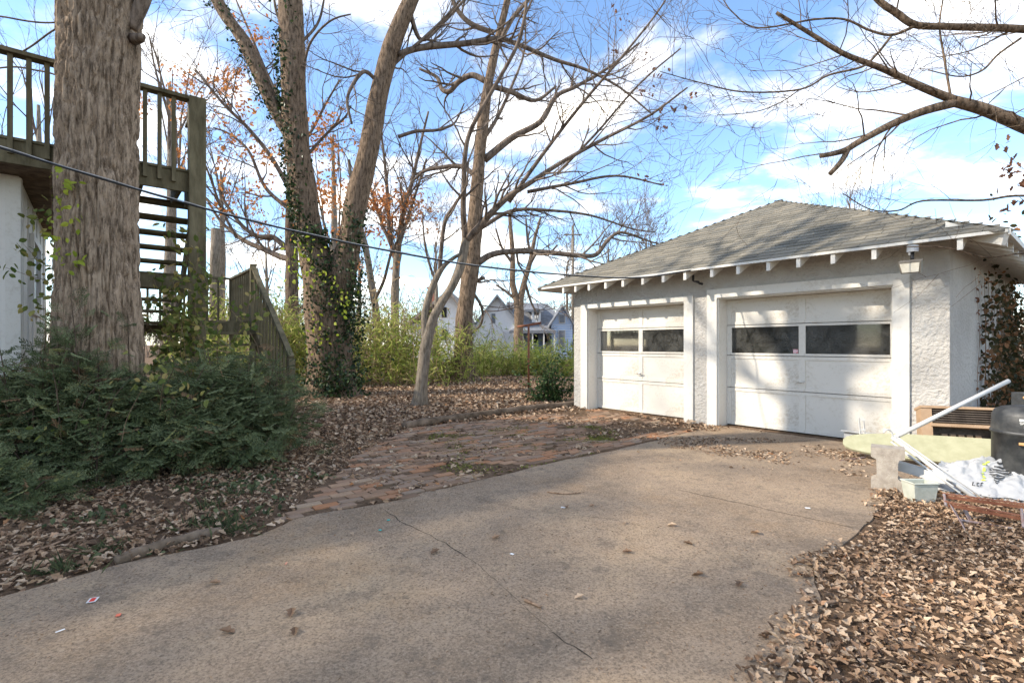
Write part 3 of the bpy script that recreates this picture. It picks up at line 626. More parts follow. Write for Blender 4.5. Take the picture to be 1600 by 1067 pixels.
# big maple trunk by the house: furrowed bark as real relief
def big_trunk():
    z = 5.35; ax = [(168, 760, 69), (163, 690, 63), (156, 600, 58), (155, 520, 56), (153, 400, 52.5), (153, 300, 51.5), (153, 200, 52.5), (155, 120, 52), (157, 60, 52.5), (158, 0, 54), (163, -70, 60), (165, -160, 62), (167, -330, 55), (172, -600, 42)]
    w = limb_pts(ax, z); n, k = 620, 300
    s = np.linspace(0, len(w)-1, n); c = np.stack([np.interp(s, np.arange(len(w)), w[:, j]) for j in range(4)], -1)
    a = np.arange(k)*2*math.pi/k; Aa, Zz = np.meshgrid(a, c[:, 2]); rr_ = c[:, 3][:, None]
    cx, sx = np.cos(Aa), np.sin(Aa)
    wob = vnoise(cx*5+Zz*.9, sx*5, Zz*1.6)*.45
    f1 = np.abs(vnoise(cx*8.5+3+wob, sx*8.5+wob, Zz*2.6+wob)-.5)*2
    f2 = np.abs(vnoise(cx*17+wob*3, sx*17, Zz*6.5)-.5)*2
    f3 = vnoise(cx*38, sx*38, Zz*22)
    rel = np.clip(f1*2.8, 0, 1)*.036+np.clip(f2*2.2, 0, 1)*.024+f3*.012
    lump = (vnoise(cx*1.2, sx*1.2, Zz*.8)-.5)*.06
    swirl = .03*np.exp(-((Zz-3.05)/.18)**2)*np.clip(-sx-.3, 0, 1)
    flare = .22*np.exp(-np.clip(Zz, 0, 9)/.28)*(.55+.45*np.cos(5*Aa+1))
    R_ = rr_*(1+lump+flare)+rel-.060+swirl
    v = np.stack([c[:, 0][:, None]+R_*cx, c[:, 1][:, None]+R_*sx, Zz], -1)
    i = np.arange(n-1)[:, None]*k; j = np.arange(k)[None, :]; j2 = (j+1) % k
    m = MB().add(v.reshape(-1, 3), np.stack([i+j, i+j2, i+k+j2, i+k+j], -1).reshape(-1, 4))
    b = c[0, :3].copy(); b[2] = 0
    t = thing('maple_tree', b, 'thick furrowed maple trunk rising behind the yew, cut off by the frame top', 'tree', TG)
    m.build('trunk', M['trunk'], t, True)
    cr = MB(); R = np.random.default_rng(5); top = c[-1, :3]
    w1 = limb(cr, [(205, 45, 8), (222, 5, 10), (245, -60, 9), (300, -200, 8), (420, -420, 5)], z, 10)
    for k_ in range(9):
        an = k_*.7; d = np.array([math.cos(an)*.8, math.sin(an)*.8, .8]); p0 = c[int(n*.78)+k_*10, :3]
        twig(cr, p0, d, 3.2, .10, 3, R, nch=4)
    cr.tube(np.array([P(209, 62, z), P(219, 60, z-.1), P(223, 57, z-.14)]), [.06, .045, .03], 10)
    for pts in ([(104, 35), (70, 36), (40, 33), (0, 26), (-60, 20)], [(105, 125), (80, 115), (55, 110), (20, 105), (-40, 112)], [(104, 38), (80, 50), (50, 72), (20, 90)]): limb(cr, [(x, y, 1.4) for x, y in pts], 9, 5)
    cr.build('crown', M['twig'], t, True)
big_trunk()

def tree(name, label, base, trunk_px, limbs, z, mat, tm=None, seed=1, nspawn=60, L=1.6, lvl=2, trunk_spawn=0, leafset=None, rmin=.006, tl=1.2, flare=1, kk=14, extra=None, lim_k=8):
    R = np.random.default_rng(seed); b = base.copy()
    t = thing(name, b, label, 'tree', TG); tr = MB(); cr = MB(); tips = []; ws = []
    for q in trunk_px:
        w = limb_pts(q, z); w = np.vstack([w]);
        nn = len(w)*5; s = np.linspace(0, len(w)-1, nn); c = np.stack([np.interp(s, np.arange(len(w)), w[:, j]) for j in range(4)], -1)
        k = 40 if c[0, 3] > .2 else 18; a = np.arange(k)*2*math.pi/k; Aa, Zz = np.meshgrid(a, c[:, 2]); cx, sx = np.cos(Aa), np.sin(Aa)
        f1 = np.abs(fbm(cx*4+3, sx*4, Zz*1.3, 3)-.44)*2
        R_ = c[:, 3][:, None]*(1+.16*(f1-.3)+(vnoise(cx*1.3, sx*1.3, Zz*1.1)-.5)*.16)
        if flare: R_ = R_*(1+.45*np.exp(-np.clip(Zz-b[2], 0, 9)/.35)*(.6+.4*np.cos(4*Aa+seed)))
        tr.add(np.stack([c[:, 0][:, None]+R_*cx, c[:, 1][:, None]+R_*sx, Zz+0*Aa], -1).reshape(-1, 3),
               np.stack([(np.arange(nn-1)[:, None]*k+np.arange(k)[None]), (np.arange(nn-1)[:, None]*k+(np.arange(k)[None]+1) % k), (np.arange(1, nn)[:, None]*k+(np.arange(k)[None]+1) % k), (np.arange(1, nn)[:, None]*k+np.arange(k)[None])], -1).reshape(-1, 4))
        ws.append(w)
        if trunk_spawn: spawn(cr, w, trunk_spawn, R, tl, lvl, tips, .45, rmin, .25)
    for q in limbs:
        w = limb(cr, q, z, lim_k, R=R, depthwander=R.uniform(-1, 1)); ws.append(w)
        ln = np.linalg.norm(np.diff(w[:, :3], axis=0), axis=1).sum()
        spawn(cr, w, max(3, int(nspawn*ln/8)), R, L, lvl, tips, .12, rmin)
    tr.build('trunk', M[mat], t, True); cr.build('crown', M[tm or 'twig'], t, True)
    return t, tips, ws, R
# twin-stemmed ivy tree
zB = 13.2
tB, tipsB, wB, RB = tree('ivy_tree', 'large twin-stemmed tree with ivy climbing its trunk', base_of(520, 617),
    [[(521, 622, 42), (519, 590, 37), (516, 540, 34), (510, 480, 34), (500, 430, 28), (491, 390, 23), (482, 350, 20), (476, 310, 19.5), (466, 240, 19.5), (460, 175, 19), (457, 90, 18.5), (454, 0, 18), (450, -120, 16), (446, -300, 10)],
     [(520, 500, 26), (532, 440, 23), (545, 385, 18.5), (552, 340, 18), (561, 297, 17), (577, 234, 16), (590, 156, 15), (612, 72, 14), (642, 0, 12.5), (680, -90, 10), (720, -220, 6)],
     [(455, 215, 11), (441, 190, 13), (420, 150, 12.5), (400, 105, 12), (378, 60, 11), (356, 30, 10.5), (337, -5, 10), (310, -70, 8), (280, -160, 5)]],
    [[(622, 86, 5), (645, 74, 5), (672, 66, 5), (728, 58, 4.6), (775, 48, 4.2), (806, 53, 3.8), (869, 77, 3), (920, 92, 2.4), (975, 120, 1.8), (1030, 165, 1.2)],
     [(622, 214, 3), (650, 205, 2.8), (680, 203, 2.4), (700, 197, 2.2), (712, 188, 1.6), (725, 160, 1)],
     [(590, 128, 3), (575, 122, 3), (562, 150, 2.6), (557, 180, 2.2), (565, 215, 1.6)],
     [(473, 115, 2), (495, 85, 1.8), (530, 65, 1.4), (565, 58, 1)],
     [(478, 245, 2.5), (510, 205, 2), (535, 180, 1.6), (545, 160, 1)], [(640, 20, 4), (655, 50, 3), (690, 10, 2.4), (730, -40, 2)], [(600, 120, 3), (620, 95, 3), (660, 60, 2.6), (700, 20, 2), (740, -30, 1.5)],
     [(462, 75, 2.4), (490, 30, 2), (500, -20, 1.6)], [(455, 60, 2.4), (430, 20, 2), (420, -30, 1.6)]], zB, 'bark', seed=21, nspawn=17, L=1.5, lvl=2, rmin=.005)
iv = MB(); ip = []
for w, lo, hi, n, sd in ((wB[0], .0, .45, 2200, 1), (wB[0], .4, .85, 1500, -1), (wB[2], .0, .8, 420, -1), (wB[1], .05, .35, 350, 1)):
    m = len(w); i = (RB.uniform(lo, hi, n)*(m-1)).astype(int); a = RB.normal(-math.pi/2+.75*sd, .75, n)
    keep = vnoise(w[i, 2]*1.6, a*1.7, sd+3) > (.40 if hi > .5 else .28); i, a = i[keep], a[keep]; r_ = w[i, 3]*1.08+np.abs(RB.normal(0, .05, len(i)))
    ip.append(np.c_[w[i, 0]+r_*np.cos(a), w[i, 1]+r_*np.sin(a), w[i, 2]+RB.normal(0, .1, len(i))])
ip = np.vstack(ip); base = RB.normal(0, 1, (1500, 3))*[.42, .3, .38]+[wB[0][0, 0]+.25, zB-.65, .35]; base = base[base[:, 2] > .02]
side = RB.normal(0, 1, (900, 3))*[.16, .2, .75]+P(556, 470, zB-.25)
ip = np.vstack([ip, base, side]); leaves(iv, ip, RB, .095, OVAL, .03, .8); iv.build('ivy_leaves', M['ivy'], tB, kind='stuff')
li = MB(); lp = np.vstack([RB.normal(0, 1, (34, 3))*[.22, .15, .25]+P(*c, zB-.75) for c in ((470, 395), (497, 432), (462, 425), (535, 468), (495, 520))]); leaves(li, lp, RB, .11, OVAL, .05, .5); li.build('lime_vine_leaves', M['lime'], tB, kind='stuff')
# straight tree
zC = 18.2
tree('elm_tree', 'straight brown trunk with crooked limbs rising from the leafy lawn before the houses', base_of(725, 596),
    [[(725, 600, 20), (725, 575, 17), (725, 530, 14), (726, 491, 13.5), (733, 440, 13), (738, 405, 12.5), (742, 350, 12), (744, 312, 10.5), (750, 234, 9.5), (759, 156, 8), (772, 87, 6.5), (787, 25, 5.5), (800, -30, 4.5), (825, -120, 3)]],
    [[(745, 412, 5.5), (768, 397, 5), (800, 391, 4.5), (850, 391, 4.2), (911, 396, 3.8), (936, 393, 3.6), (954, 371, 3), (972, 357, 2.6), (993, 359, 2.2), (1018, 368, 1.6), (1045, 376, 1)],
     [(759, 127, 5), (737, 114, 4.6), (716, 120, 4.4), (700, 133, 4), (687, 127, 3.5), (678, 106, 3), (650, 92, 2)], [(765, 134, 4.5), (800, 142, 4), (837, 153, 3), (870, 130, 2)],
     [(742, 274, 4), (719, 256, 4), (681, 255, 3.4), (656, 259, 2.6), (637, 275, 1.8)], [(757, 250, 6), (800, 215, 5.4), (844, 190, 4.6), (869, 150, 3.6), (900, 134, 3), (950, 105, 2.2), (1000, 65, 1.5)],
     [(775, 80, 4), (800, 40, 3.4), (835, 5, 2.6), (860, -40, 2)], [(772, 52, 4), (735, 40, 4), (712, 15, 3.4), (700, -30, 3)], [(727, 455, 3.5), (742, 440, 3), (757, 432, 2.4)], [(738, 455, 2.6), (752, 480, 2.2), (750, 505, 1.8), (735, 520, 1.4)],
     [(750, 225, 4), (775, 180, 3), (800, 120, 2.2), (820, 60, 1.6), (822, 0, 1.2)]], zC, 'bark', seed=31, nspawn=13, L=1.8, lvl=2, rmin=.0065)
# slim forked tree
zD = 10.9
tD, tipsD, wD, RD_ = tree('forked_tree', 'slim grey forked tree leaning over the leafy lawn', base_of(655, 637),
    [[(654, 640, 11), (657, 615, 9.5), (661, 580, 9), (665, 545, 9.5), (674, 505, 8.5), (688, 476, 8.5), (706, 448, 8), (718, 420, 8), (723, 400, 7.5), (728, 373, 6.8)],
     [(666, 545, 6), (664, 510, 6), (664, 490, 6), (670, 465, 6), (679, 440, 6), (692, 417, 5.5), (709, 403, 5), (720, 396, 4.5)]],
    [[(728, 375, 6), (747, 360, 5.6), (766, 341, 5), (795, 316, 4.4), (824, 300, 3.8), (870, 272, 3.2), (930, 240, 2.6), (1000, 205, 1.9), (1055, 165, 1.2)],
     [(727, 378, 5), (725, 332, 4.4), (727, 300, 4), (729, 265, 3.6), (738, 225, 3.3), (769, 172, 3), (806, 109, 2.6), (819, 62, 2.2), (823, 10, 1.6), (830, -40, 1)],
     [(687, 424, 3.5), (692, 380, 3.2), (699, 348, 3), (715, 325, 2.4), (731, 300, 1.8), (735, 260, 1.2)], [(752, 356, 3.5), (800, 325, 3), (860, 320, 2.4), (930, 325, 1.9), (1000, 345, 1.3), (1040, 350, .9)],
     [(795, 316, 3.4), (850, 245, 2.8), (905, 180, 2.3), (960, 120, 1.8), (1010, 60, 1.3), (1040, 10, .9)], [(824, 300, 3), (890, 290, 2.4), (960, 280, 1.8), (1030, 295, 1.1)], [(680, 440, 2.2), (668, 400, 1.8), (663, 365, 1.4), (662, 335, 1)],
     [(870, 272, 2.2), (930, 215, 1.8), (990, 150, 1.4), (1050, 100, 1)]], zD, 'barkg', 'twig', seed=44, nspawn=22, L=1.2, lvl=2, rmin=.0042, flare=.4)
bl = MB(); q = np.array([P(x, y, zD+RD_.uniform(-.6, .6)) for x, y in [(960, 5), (975, 30), (965, 45), (955, 75), (1015, 85), (1018, 105), (1035, 115), (1000, 140), (1085, 148), (1055, 165), (1035, 172), (1050, 195), (1030, 205), (1040, 285), (1005, 280), (985, 270), (925, 290), (1015, 140)]])
leaves(bl, np.repeat(q, 5, 0), RD_, .10, LEAF, .07, 1.5); bl.build('dead_leaves', M['brownleaf'], tD, kind='stuff')
# trees behind with russet leaves still on
def backtree(name, label, px, py, z, trunk, limbs, seed, orange=None, mat='barkd', nspawn=16, L=1.9, rmin=.010, n_or=700, lsz=.17, lvl=2):
    t, tips, ws, R = tree(name, label, base_of(px, py), trunk, limbs, z, mat, seed=seed, nspawn=nspawn, L=L, lvl=lvl, rmin=rmin)
    if orange:
        mb = MB(); pp = []
        for (x, y, sx, sy, n) in orange:
            c = np.c_[R.normal(x, sx, n), R.normal(y, sy, n)]
            pp += [P(a, b, z+R.uniform(-1.5, 1.5)) for a, b in c for _ in range(2) if vnoise(a*.06, b*.06, seed) > .42]
        leaves(mb, pp, R, lsz, LEAF, .12, .6); mb.build('leaves', M['oakleaf'], t, kind='stuff')
    return t
backtree('oak_tree', 'dark oak with orange leaves behind the stair railing', 455, 594, 18.5, [[(455, 596, 13), (455, 540, 11), (456, 480, 10.5), (456, 400, 9.5), (455, 340, 8.5), (456, 280, 7), (452, 200, 5.5), (446, 100, 4), (440, -20, 2.5)]],
    [[(452, 405, 5), (430, 398, 4.6), (400, 385, 4), (370, 372, 3.6), (345, 355, 3), (322, 335, 2.4), (300, 300, 1.8)], [(450, 390, 4.4), (425, 370, 4), (400, 368, 3.4), (375, 352, 3), (350, 320, 2.4), (335, 290, 1.8)],
     [(455, 300, 4), (430, 250, 3.2), (400, 210, 2.6), (370, 180, 2), (330, 130, 1.4)], [(455, 330, 3.4), (410, 290, 2.8), (380, 230, 2.2), (345, 200, 1.6), (320, 190, 1.2)], [(455, 250, 3), (480, 200, 2.4), (500, 150, 1.8), (520, 110, 1.2)],
     [(450, 180, 3), (420, 120, 2.4), (395, 60, 1.8), (370, 0, 1.2)], [(456, 495, 3), (475, 470, 2.4), (490, 462, 2)], [(370, 372, 2.4), (350, 330, 2), (330, 270, 1.6), (310, 220, 1.2), (300, 150, 1)]],
    51, [(395, 60, 14, 22, 90), (330, 120, 35, 12, 170), (370, 150, 25, 20, 150), (300, 170, 35, 18, 150), (240, 165, 20, 15, 90), (345, 245, 35, 22, 170), (415, 245, 22, 18, 110), (425, 320, 18, 22, 200), (500, 195, 20, 14, 150), (520, 235, 22, 12, 160), (500, 300, 22, 20, 220), (350, 310, 30, 14, 90)], lsz=.15)
backtree('oak_tree', 'pale forked oak with orange leaves left of the chimneyed house', 618, 586, 23, [[(617, 590, 8), (617, 540, 7), (617, 470, 6.5), (619, 420, 6), (622, 396, 6)]],
    [[(620, 405, 5), (610, 375, 4), (606, 335, 3.4), (603, 290, 2.8), (598, 240, 2), (590, 180, 1.4)], [(621, 400, 5), (628, 360, 4.4), (636, 330, 3.6), (650, 290, 3), (660, 250, 2.2), (675, 190, 1.5)], [(625, 380, 3), (640, 345, 2.4), (655, 310, 2), (672, 260, 1.4)], [(612, 385, 3), (595, 345, 2.4), (580, 300, 2), (565, 250, 1.4)]],
    52, [(600, 320, 26, 16, 330), (560, 345, 22, 30, 260), (620, 345, 26, 18, 200), (580, 400, 22, 20, 130), (640, 315, 22, 12, 140)], 'barkg', rmin=.011, lsz=.17)
backtree('maple_sapling', 'tan slanting young trunk beside the ivy tree', 590, 590, 20, [[(592, 592, 7), (590, 540, 6.5), (588, 490, 6), (580, 440, 5.5), (572, 390, 5), (562, 350, 4.2), (553, 310, 3.4), (545, 250, 2.5)]], [[(585, 470, 3), (605, 440, 2.4), (620, 400, 2), (640, 370, 1.5)], [(565, 360, 3), (560, 330, 2.4), (570, 290, 1.8)]], 53, mat='barkg')
backtree('street_tree', 'forked tree standing before the roof of the blue gabled house', 810, 560, 40, [[(810, 566, 8), (810, 530, 7.5), (811, 490, 7.5), (810, 478, 7.5)], [(811, 500, 5), (806, 465, 5), (801, 440, 4.6), (801, 400, 4), (798, 360, 3.2), (796, 330, 2.4)], [(811, 500, 5), (814, 465, 5), (821, 435, 4.6), (828, 410, 4), (830, 400, 3.6), (836, 370, 2.6), (845, 340, 1.8)]],
    [[(828, 412, 3), (840, 395, 2.4), (855, 400, 2), (870, 385, 1.4)], [(800, 410, 2.6), (785, 390, 2), (775, 360, 1.4)], [(830, 400, 2.4), (825, 375, 2), (822, 340, 1.4)], [(808, 470, 2.6), (790, 455, 2), (775, 445, 1.4)], [(820, 440, 2.4), (830, 470, 1.8), (840, 490, 1.2)]], 54, mat='bark', L=3.2, rmin=.02, nspawn=10)
def bush_tree(name, label, cx, base_y, z, top, wid, n, seed, mat='twig', rmin=None):
    R = np.random.default_rng(seed); b = base_of(cx, base_y) if base_y else P(cx, HY+H*F/z, z); b[2] = 0
    t = thing(name, b, label, 'tree', TG); tr = MB(); cr = MB(); hgt = (HY-top)/F*z+H; wd = wid/F*z
    tr.tube([b, b+[0, 0, hgt*.25], b+[.1, 0, hgt*.45], b+[.0, 0, hgt*.8]], [hgt*.02, hgt*.016, hgt*.012, hgt*.004], 8)
    for k in range(n):
        f = R.uniform(.18, .75); a = R.uniform(0, 6.28); d = np.array([math.cos(a)*wd/hgt*1.3, math.sin(a)*wd/hgt*1.3, 1.0])
        twig(cr, b+[0, 0, hgt*f], d, hgt*(1-f)*.75, hgt*.0042, 3, R, .1, .4, 4, .55, None, rmin or z*.00032, (.3, .7))
    tr.build('trunk', M['barkg'], t, True); cr.build('crown', M[mat], t, True)
for (cx, z, top, wid, n, sd, lab) in ((1330, 30, 268, 60, 9, 61, 'twiggy bare tree showing over the garage ridge'), (950, 55, 345, 60, 8, 62, 'bare street tree behind the left eave of the garage'), (1010, 60, 330, 50, 8, 63, 'second bare street tree behind the garage eave'), (345, 26, 190, 60, 4, 64, 'thin bare tree behind the stair landing'),
    (60, 24, 60, 80, 5, 65, 'bare tree rising behind the deck railing beside the maple trunk'), (265, 24, 20, 70, 5, 66, 'bare tree rising behind the deck corner post'), (415, 30, 330, 50, 7, 67, 'low bare tree behind the stair handrail'), (560, 34, 330, 50, 6, 68, 'low bare tree seen between the ivy stems'), (680, 36, 330, 50, 6, 69, 'bare tree above the chimneyed house'), (885, 62, 380, 40, 6, 70, 'small bare tree above the blue gable'), (520, 28, 120, 70, 3, 71, 'tall bare tree filling the fork of the ivy tree')):
    bush_tree('bare_tree', lab, cx, None, z, top, wid, n, sd)
# overhanging limb: its trunk stands in the side yard right of the frame
zH = 5.6; RH = np.random.default_rng(77)
tH = thing('overhanging_tree', (8.0, 4.9, 0), 'bare tree whose pruned limb reaches over the garage roof', 'tree', TG); tr = MB(); cr = MB()
tr.tube(smooth([[8.0, 4.9, -.1, .34], [7.95, 4.95, 1.2, .27], [7.8, 5.1, 2.6, .24], [7.6, 5.3, 3.6, .20], [7.5, 5.3, 5.0, .15], [7.5, 5.2, 6.5, .10]])[:, :3], np.linspace(.34, .10, 31), 16)
HL = [[(1850, 300, 13), (1750, 262, 12), (1660, 222, 11), (1600, 197, 10), (1540, 172, 9), (1490, 158, 8)], [(1495, 158, 6.5), (1440, 136, 5.6), (1380, 108, 4.6), (1320, 85, 3.8), (1270, 55, 3.2), (1213, 20, 2.4)], [(1495, 160, 7), (1440, 175, 6.2), (1390, 196, 5.6), (1345, 220, 5), (1322, 234, 4.6), (1303, 240, 4), (1282, 244, 3.6)], [(1326, 232, 4.4), (1315, 252, 4), (1297, 272, 3.6)],
      [(1850, 60, 8), (1740, 52, 7), (1640, 48, 6), (1560, 44, 5.5), (1480, 42, 5), (1430, 39, 5), (1400, 20, 5), (1372, 0, 4.5), (1340, -40, 4), (1280, -90, 2)], [(1432, 40, 2.6), (1394, 55, 2.2), (1359, 48, 1.9), (1320, 31, 1.7), (1272, 31, 1.5), (1184, 44, 1.2), (1145, 20, 1), (1127, -5, .8)],
      [(1394, 55, 1.9), (1370, 85, 1.9), (1346, 105, 1.8), (1294, 118, 1.6), (1250, 140, 1.4), (1162, 144, 1.2), (1092, 129, .9), (1031, 112, .6)], [(1850, 330, 3), (1740, 320, 2.4), (1600, 306, 2), (1534, 313, 1.8), (1442, 314, 1.5), (1403, 329, 1.3), (1359, 327, 1), (1316, 302, .7)], [(1250, 140, 1), (1220, 160, .9), (1180, 175, .7), (1120, 180, .5)],
      [(1850, 395, 2), (1700, 400, 1.6), (1600, 396, 1.3), (1540, 402, 1.2), (1470, 386, 1), (1370, 388, .6)], [(1595, 60, 2), (1560, 85, 1.7), (1535, 110, 1.5), (1500, 120, 1.1), (1450, 110, .8)], [(1485, 150, 2), (1475, 90, 1.6), (1468, 40, 1.3), (1475, -10, 1)]]
for k, q in enumerate(HL):
    w = limb_pts(q, zH); cr.tube(w[:, :3], w[:, 3], 9 if q[0][2] > 3 else 5)
    if k not in (3,): spawn(cr, w, 6 if k in (0, 2) else 5 if k in (7, 9) else 13, RH, .8 if k in (7, 9) else 1.0, 1 if k in (7, 9) else 2, None, .1, .0028, .3, .012, up=.1, nch=3)
tr.build('trunk', M['bark'], tH, True); cr.build('crown', M['bark'], tH, True)
bl = MB(); q = [P(RH.normal(1585, 12), y, zH) for y in (225, 245, 255, 262, 270, 285, 290, 300, 318, 322)]; leaves(bl, np.repeat(q, 4, 0), RH, .085, LEAF, .05, 1); bl.build('dead_leaves', M['brownleaf'], tH, kind='stuff')

# tall trees beyond the house, left of the frame: their crowns dapple the drive
for k_, (x, y, hh, lab) in enumerate(((-12.8, -2.3, 11.8, 'tall bare maple beyond the house'), (-18.5, 3.6, 13.0, 'tall bare maple behind the deck house'), (-11.5, -6.2, 11.5, 'tall bare maple at the street side of the house'))):
    R = np.random.default_rng(311+k_); b = np.array([x, y, 0.]); t = thing('yard_tree', b, lab, 'tree', TG); tr = MB(); cr = MB()
    tr.tube([b, b+[0, 0, hh*.2], b+[.1, .1, hh*.45], b+[.1, 0, hh*.8]], [.36, .3, .2, .05], 12)
    for k in range(20):
        f = R.uniform(.42, .9); a = R.uniform(0, 6.28); twig(cr, b+[0, 0, hh*f], np.array([math.cos(a), math.sin(a), .55]), hh*.26, .06, 3, R, .1, .5, 5, .6, None, .017, (.4, .9))
    tr.build('trunk', M['bark'], t, True); cr.build('crown', M['twig'], t, True)
# ---------------------------------------------------------------- shrubs
SPR = []; SPRF = []      # one flat spray: an axis with side shoots, all sharing points so that it is one piece
def shoot(i0, p0, d, L, n):
    d = np.array(d)/np.linalg.norm(d); sd = np.array([d[1], -d[0]]); last = i0; ids = []
    for k in range(1, n+1):
        q = np.array(p0)+d*L*k/n; SPR.append([q[0], q[1], -.05*(k/n)**2]); c = len(SPR)-1
        SPR.append([*(q-d*L/n*.5+sd*.012), .0]); SPRF.append([last, len(SPR)-1, c])
        for s_ in (-1, 1):
            t_ = q+sd*s_*.085+d*.05; SPR.append([*t_, .02]); o_ = q-d*.035; SPR.append([*o_, 0]); SPRF.append([c, len(SPR)-2, len(SPR)-1])
        last = c; ids.append(c)
    return ids
SPR.append([0, 0, 0]); main_ = shoot(0, (0, 0), (0, 1), 1.0, 10)
for k_, (i_, y_) in enumerate(((2, .3), (4, .5), (6, .7))):
    for s_ in (-1, 1): shoot(main_[i_], SPR[main_[i_]][:2], (s_*.8, .6), .46-.1*k_, 4)
SPRV = np.array(SPR, float); SPRF = np.array(SPRF)
def yew(label, cx, cz, rx, ry, h, n, seed, z0=.05):
    R = np.random.default_rng(seed); t = thing('yew_shrub', (cx, cz, 0), label, 'shrub', 'yew shrubs below the deck'); cr = MB(); st = MB(); pos = []; dr = []
    for k in range(int(n)):
        a = R.uniform(0, 2*math.pi); el = R.uniform(.02, 1.45); d0 = np.array([math.cos(a)*math.cos(el), math.sin(a)*math.cos(el), math.sin(el)])
        L = R.uniform(.55, 1.12)*(.75+.5*vnoise(a*1.4, el*2, seed)); b = np.array([cx, cz, z0])+R.normal(0, .12, 3)*[1.6, 1, .3]
        e = b+d0*[rx, ry, h]*L; mid = (b+e)/2+np.array([0, 0, .16*h]); pts = smooth([b, mid, e], 4)
        if e[2] < .05: continue
        st.tube(pts, np.linspace(.012, .003, len(pts)), 3, cap=False)
        for f in 1-.65*R.uniform(0, 1, 11)**1.5:
            i = min(int(f*(len(pts)-1)), len(pts)-2); tg = pts[i+1]-pts[i]; tg /= np.linalg.norm(tg)
            p0 = pts[i]+R.normal(0, .05, 3); dd = tg*[.9, .9, .35]+R.normal(0, .45, 3)*[1, 1, .4]+[0, 0, -.12]
            pos.append(p0); dr.append(dd)
    pos = np.array(pos); dr = np.array(dr); Rm = frames(dr) @ roty(R.normal(0, .5, len(pos)))
    cr.scatter(SPRV, SPRF, pos, Rm, R.uniform(.13, .24, (len(pos), 1)))
    cr.build('foliage', M['needle'], t, kind='stuff'); st.build('branches', M['barkd'], t, True)
yew('dark green yew spreading beside the stair foot', -3.2, 5.75, .72, .75, 1.1, 300, 1)
yew('dark green yew spreading before the maple trunk', -3.75, 5.3, 1.0, .6, .95, 320, 2)
yew('dark green yew beneath the house wall', -5.0, 5.1, .9, .65, 1.05, 280, 3)
yew('tall yew tuft against the maple trunk', -4.35, 4.9, .62, .5, 1.35, 150, 4)
yew('low yew sprawling over the soil by the bed edge', -4.35, 4.0, .55, .35, .3, 90, 5)
def leafy(name, label, cat, pts, R, size, tpl, mat, stems, smat='twigred', group=None, spread=.06, down=.5, rad=.004):
    b = np.array(stems[0][0], float); t = thing(name, (b[0], b[1], 0), label, cat, group); lf = MB(); st = MB()
    for s in stems: st.tube(s, np.linspace(rad, rad*.4, len(s)), 4, cap=False)
    leaves(lf, pts, R, size, tpl, spread, down); lf.build('leaves', M[mat], t, kind='stuff'); st.build('stems', M[smat], t, True)
RS = np.random.default_rng(90)
def arcs(n, base, top, R, spread, bend=.3):
    out = []
    for k in range(n):
        b = base+R.normal(0, .12, 3)*[1, 1, 0]; e = top+R.normal(0, 1, 3)*spread; m = (b+e)/2+R.normal(0, bend, 3)*[1, .6, .3]; out.append(smooth([b, m, e], 6))
    return out
b0 = P(290, 640, 6.1); b0[2] = 0.0
st = arcs(34, b0, P(285, 500, 6.1), RS, np.array([.42, .25, .42]), .25); pts = np.vstack([s[3:][RS.integers(0, len(s)-3, 60)] for s in st]); leafy('honeysuckle_shrub', 'yellow-green honeysuckle tangle between the maple trunk and deck post', 'shrub', pts, RS, .085, OVAL, 'honey', st)
b0 = P(93, 600, 5.6); b0[2] = 0; st = arcs(8, b0, P(92, 330, 5.6), RS, np.array([.05, .1, .5]), .08)+[smooth([P(95, y0, 5.5), P(60, y1, 5.1), P(x2, y2, 5.0)], 6) for y0, y1, x2, y2 in ((425, 405, 35, 380), (440, 435, 8, 418), (500, 480, 55, 482), (350, 340, 70, 320))]
pts = np.vstack([s[RS.integers(0, len(s), 26)] for s in st]); leafy('wall_vine', 'green vine sprigs reaching across the white house wall', 'vine', pts, RS, .075, OVAL, 'honey', st)
st = arcs(4, P(101, 350, 4.9)*[1, 1, 0], P(101, 285, 4.9), RS, np.array([.05, .05, .12]), .03); pts = np.vstack([s[-4:][RS.integers(0, 4, 16)] for s in st]); leafy('lime_vine', 'lime yellow vine clinging to the maple trunk beside the cable', 'vine', pts, RS, .07, OVAL, 'lime', st)
pts = np.vstack([RS.normal(0, 1, (n, 3))*[.12, .08, .09]+P(x, y, 4.35) for x, y, n in ((235, 585, 16), (265, 580, 14), (280, 615, 10), (170, 660, 6), (40, 690, 6))])
st = [smooth([P(250, 640, 4.6), P(255, 600, 4.4), P(265, 578, 4.35)], 4), smooth([P(190, 690, 4.5), P(200, 650, 4.4), P(235, 585, 4.35)], 4)]; leafy('pale_sprig', 'pale yellow leafy sprigs poking out of the dark yews', 'vine', pts, RS, .075, OVAL, 'honey', st)
BG = 'yellow-green bamboo thicket behind the lawn'
def bamboo(label, cx, cz, wid, h, n, seed, mat='bamboo', tpl=LONG, size=.28, per=95):
    R = np.random.default_rng(seed); b = np.array([cx, cz, 0.]); st = []
    for k in range(n):
        q = b+R.normal(0, 1, 3)*[wid*.5, wid*.35, 0]; e = q+np.array([R.normal(0, .35), R.normal(0, .25), h*R.uniform(.55, 1.08)]); st.append(smooth([q, (q+e)/2+R.normal(0, .08, 3), e+R.normal(0, .2, 3)], 5))
    pts = np.vstack([s[2:][R.integers(0, len(s)-2, int(per*.75))] for s in st]); leafy('bamboo_clump', label, 'shrub', pts, R, size, tpl, mat, st, 'cane', BG, .22, .35, .012)
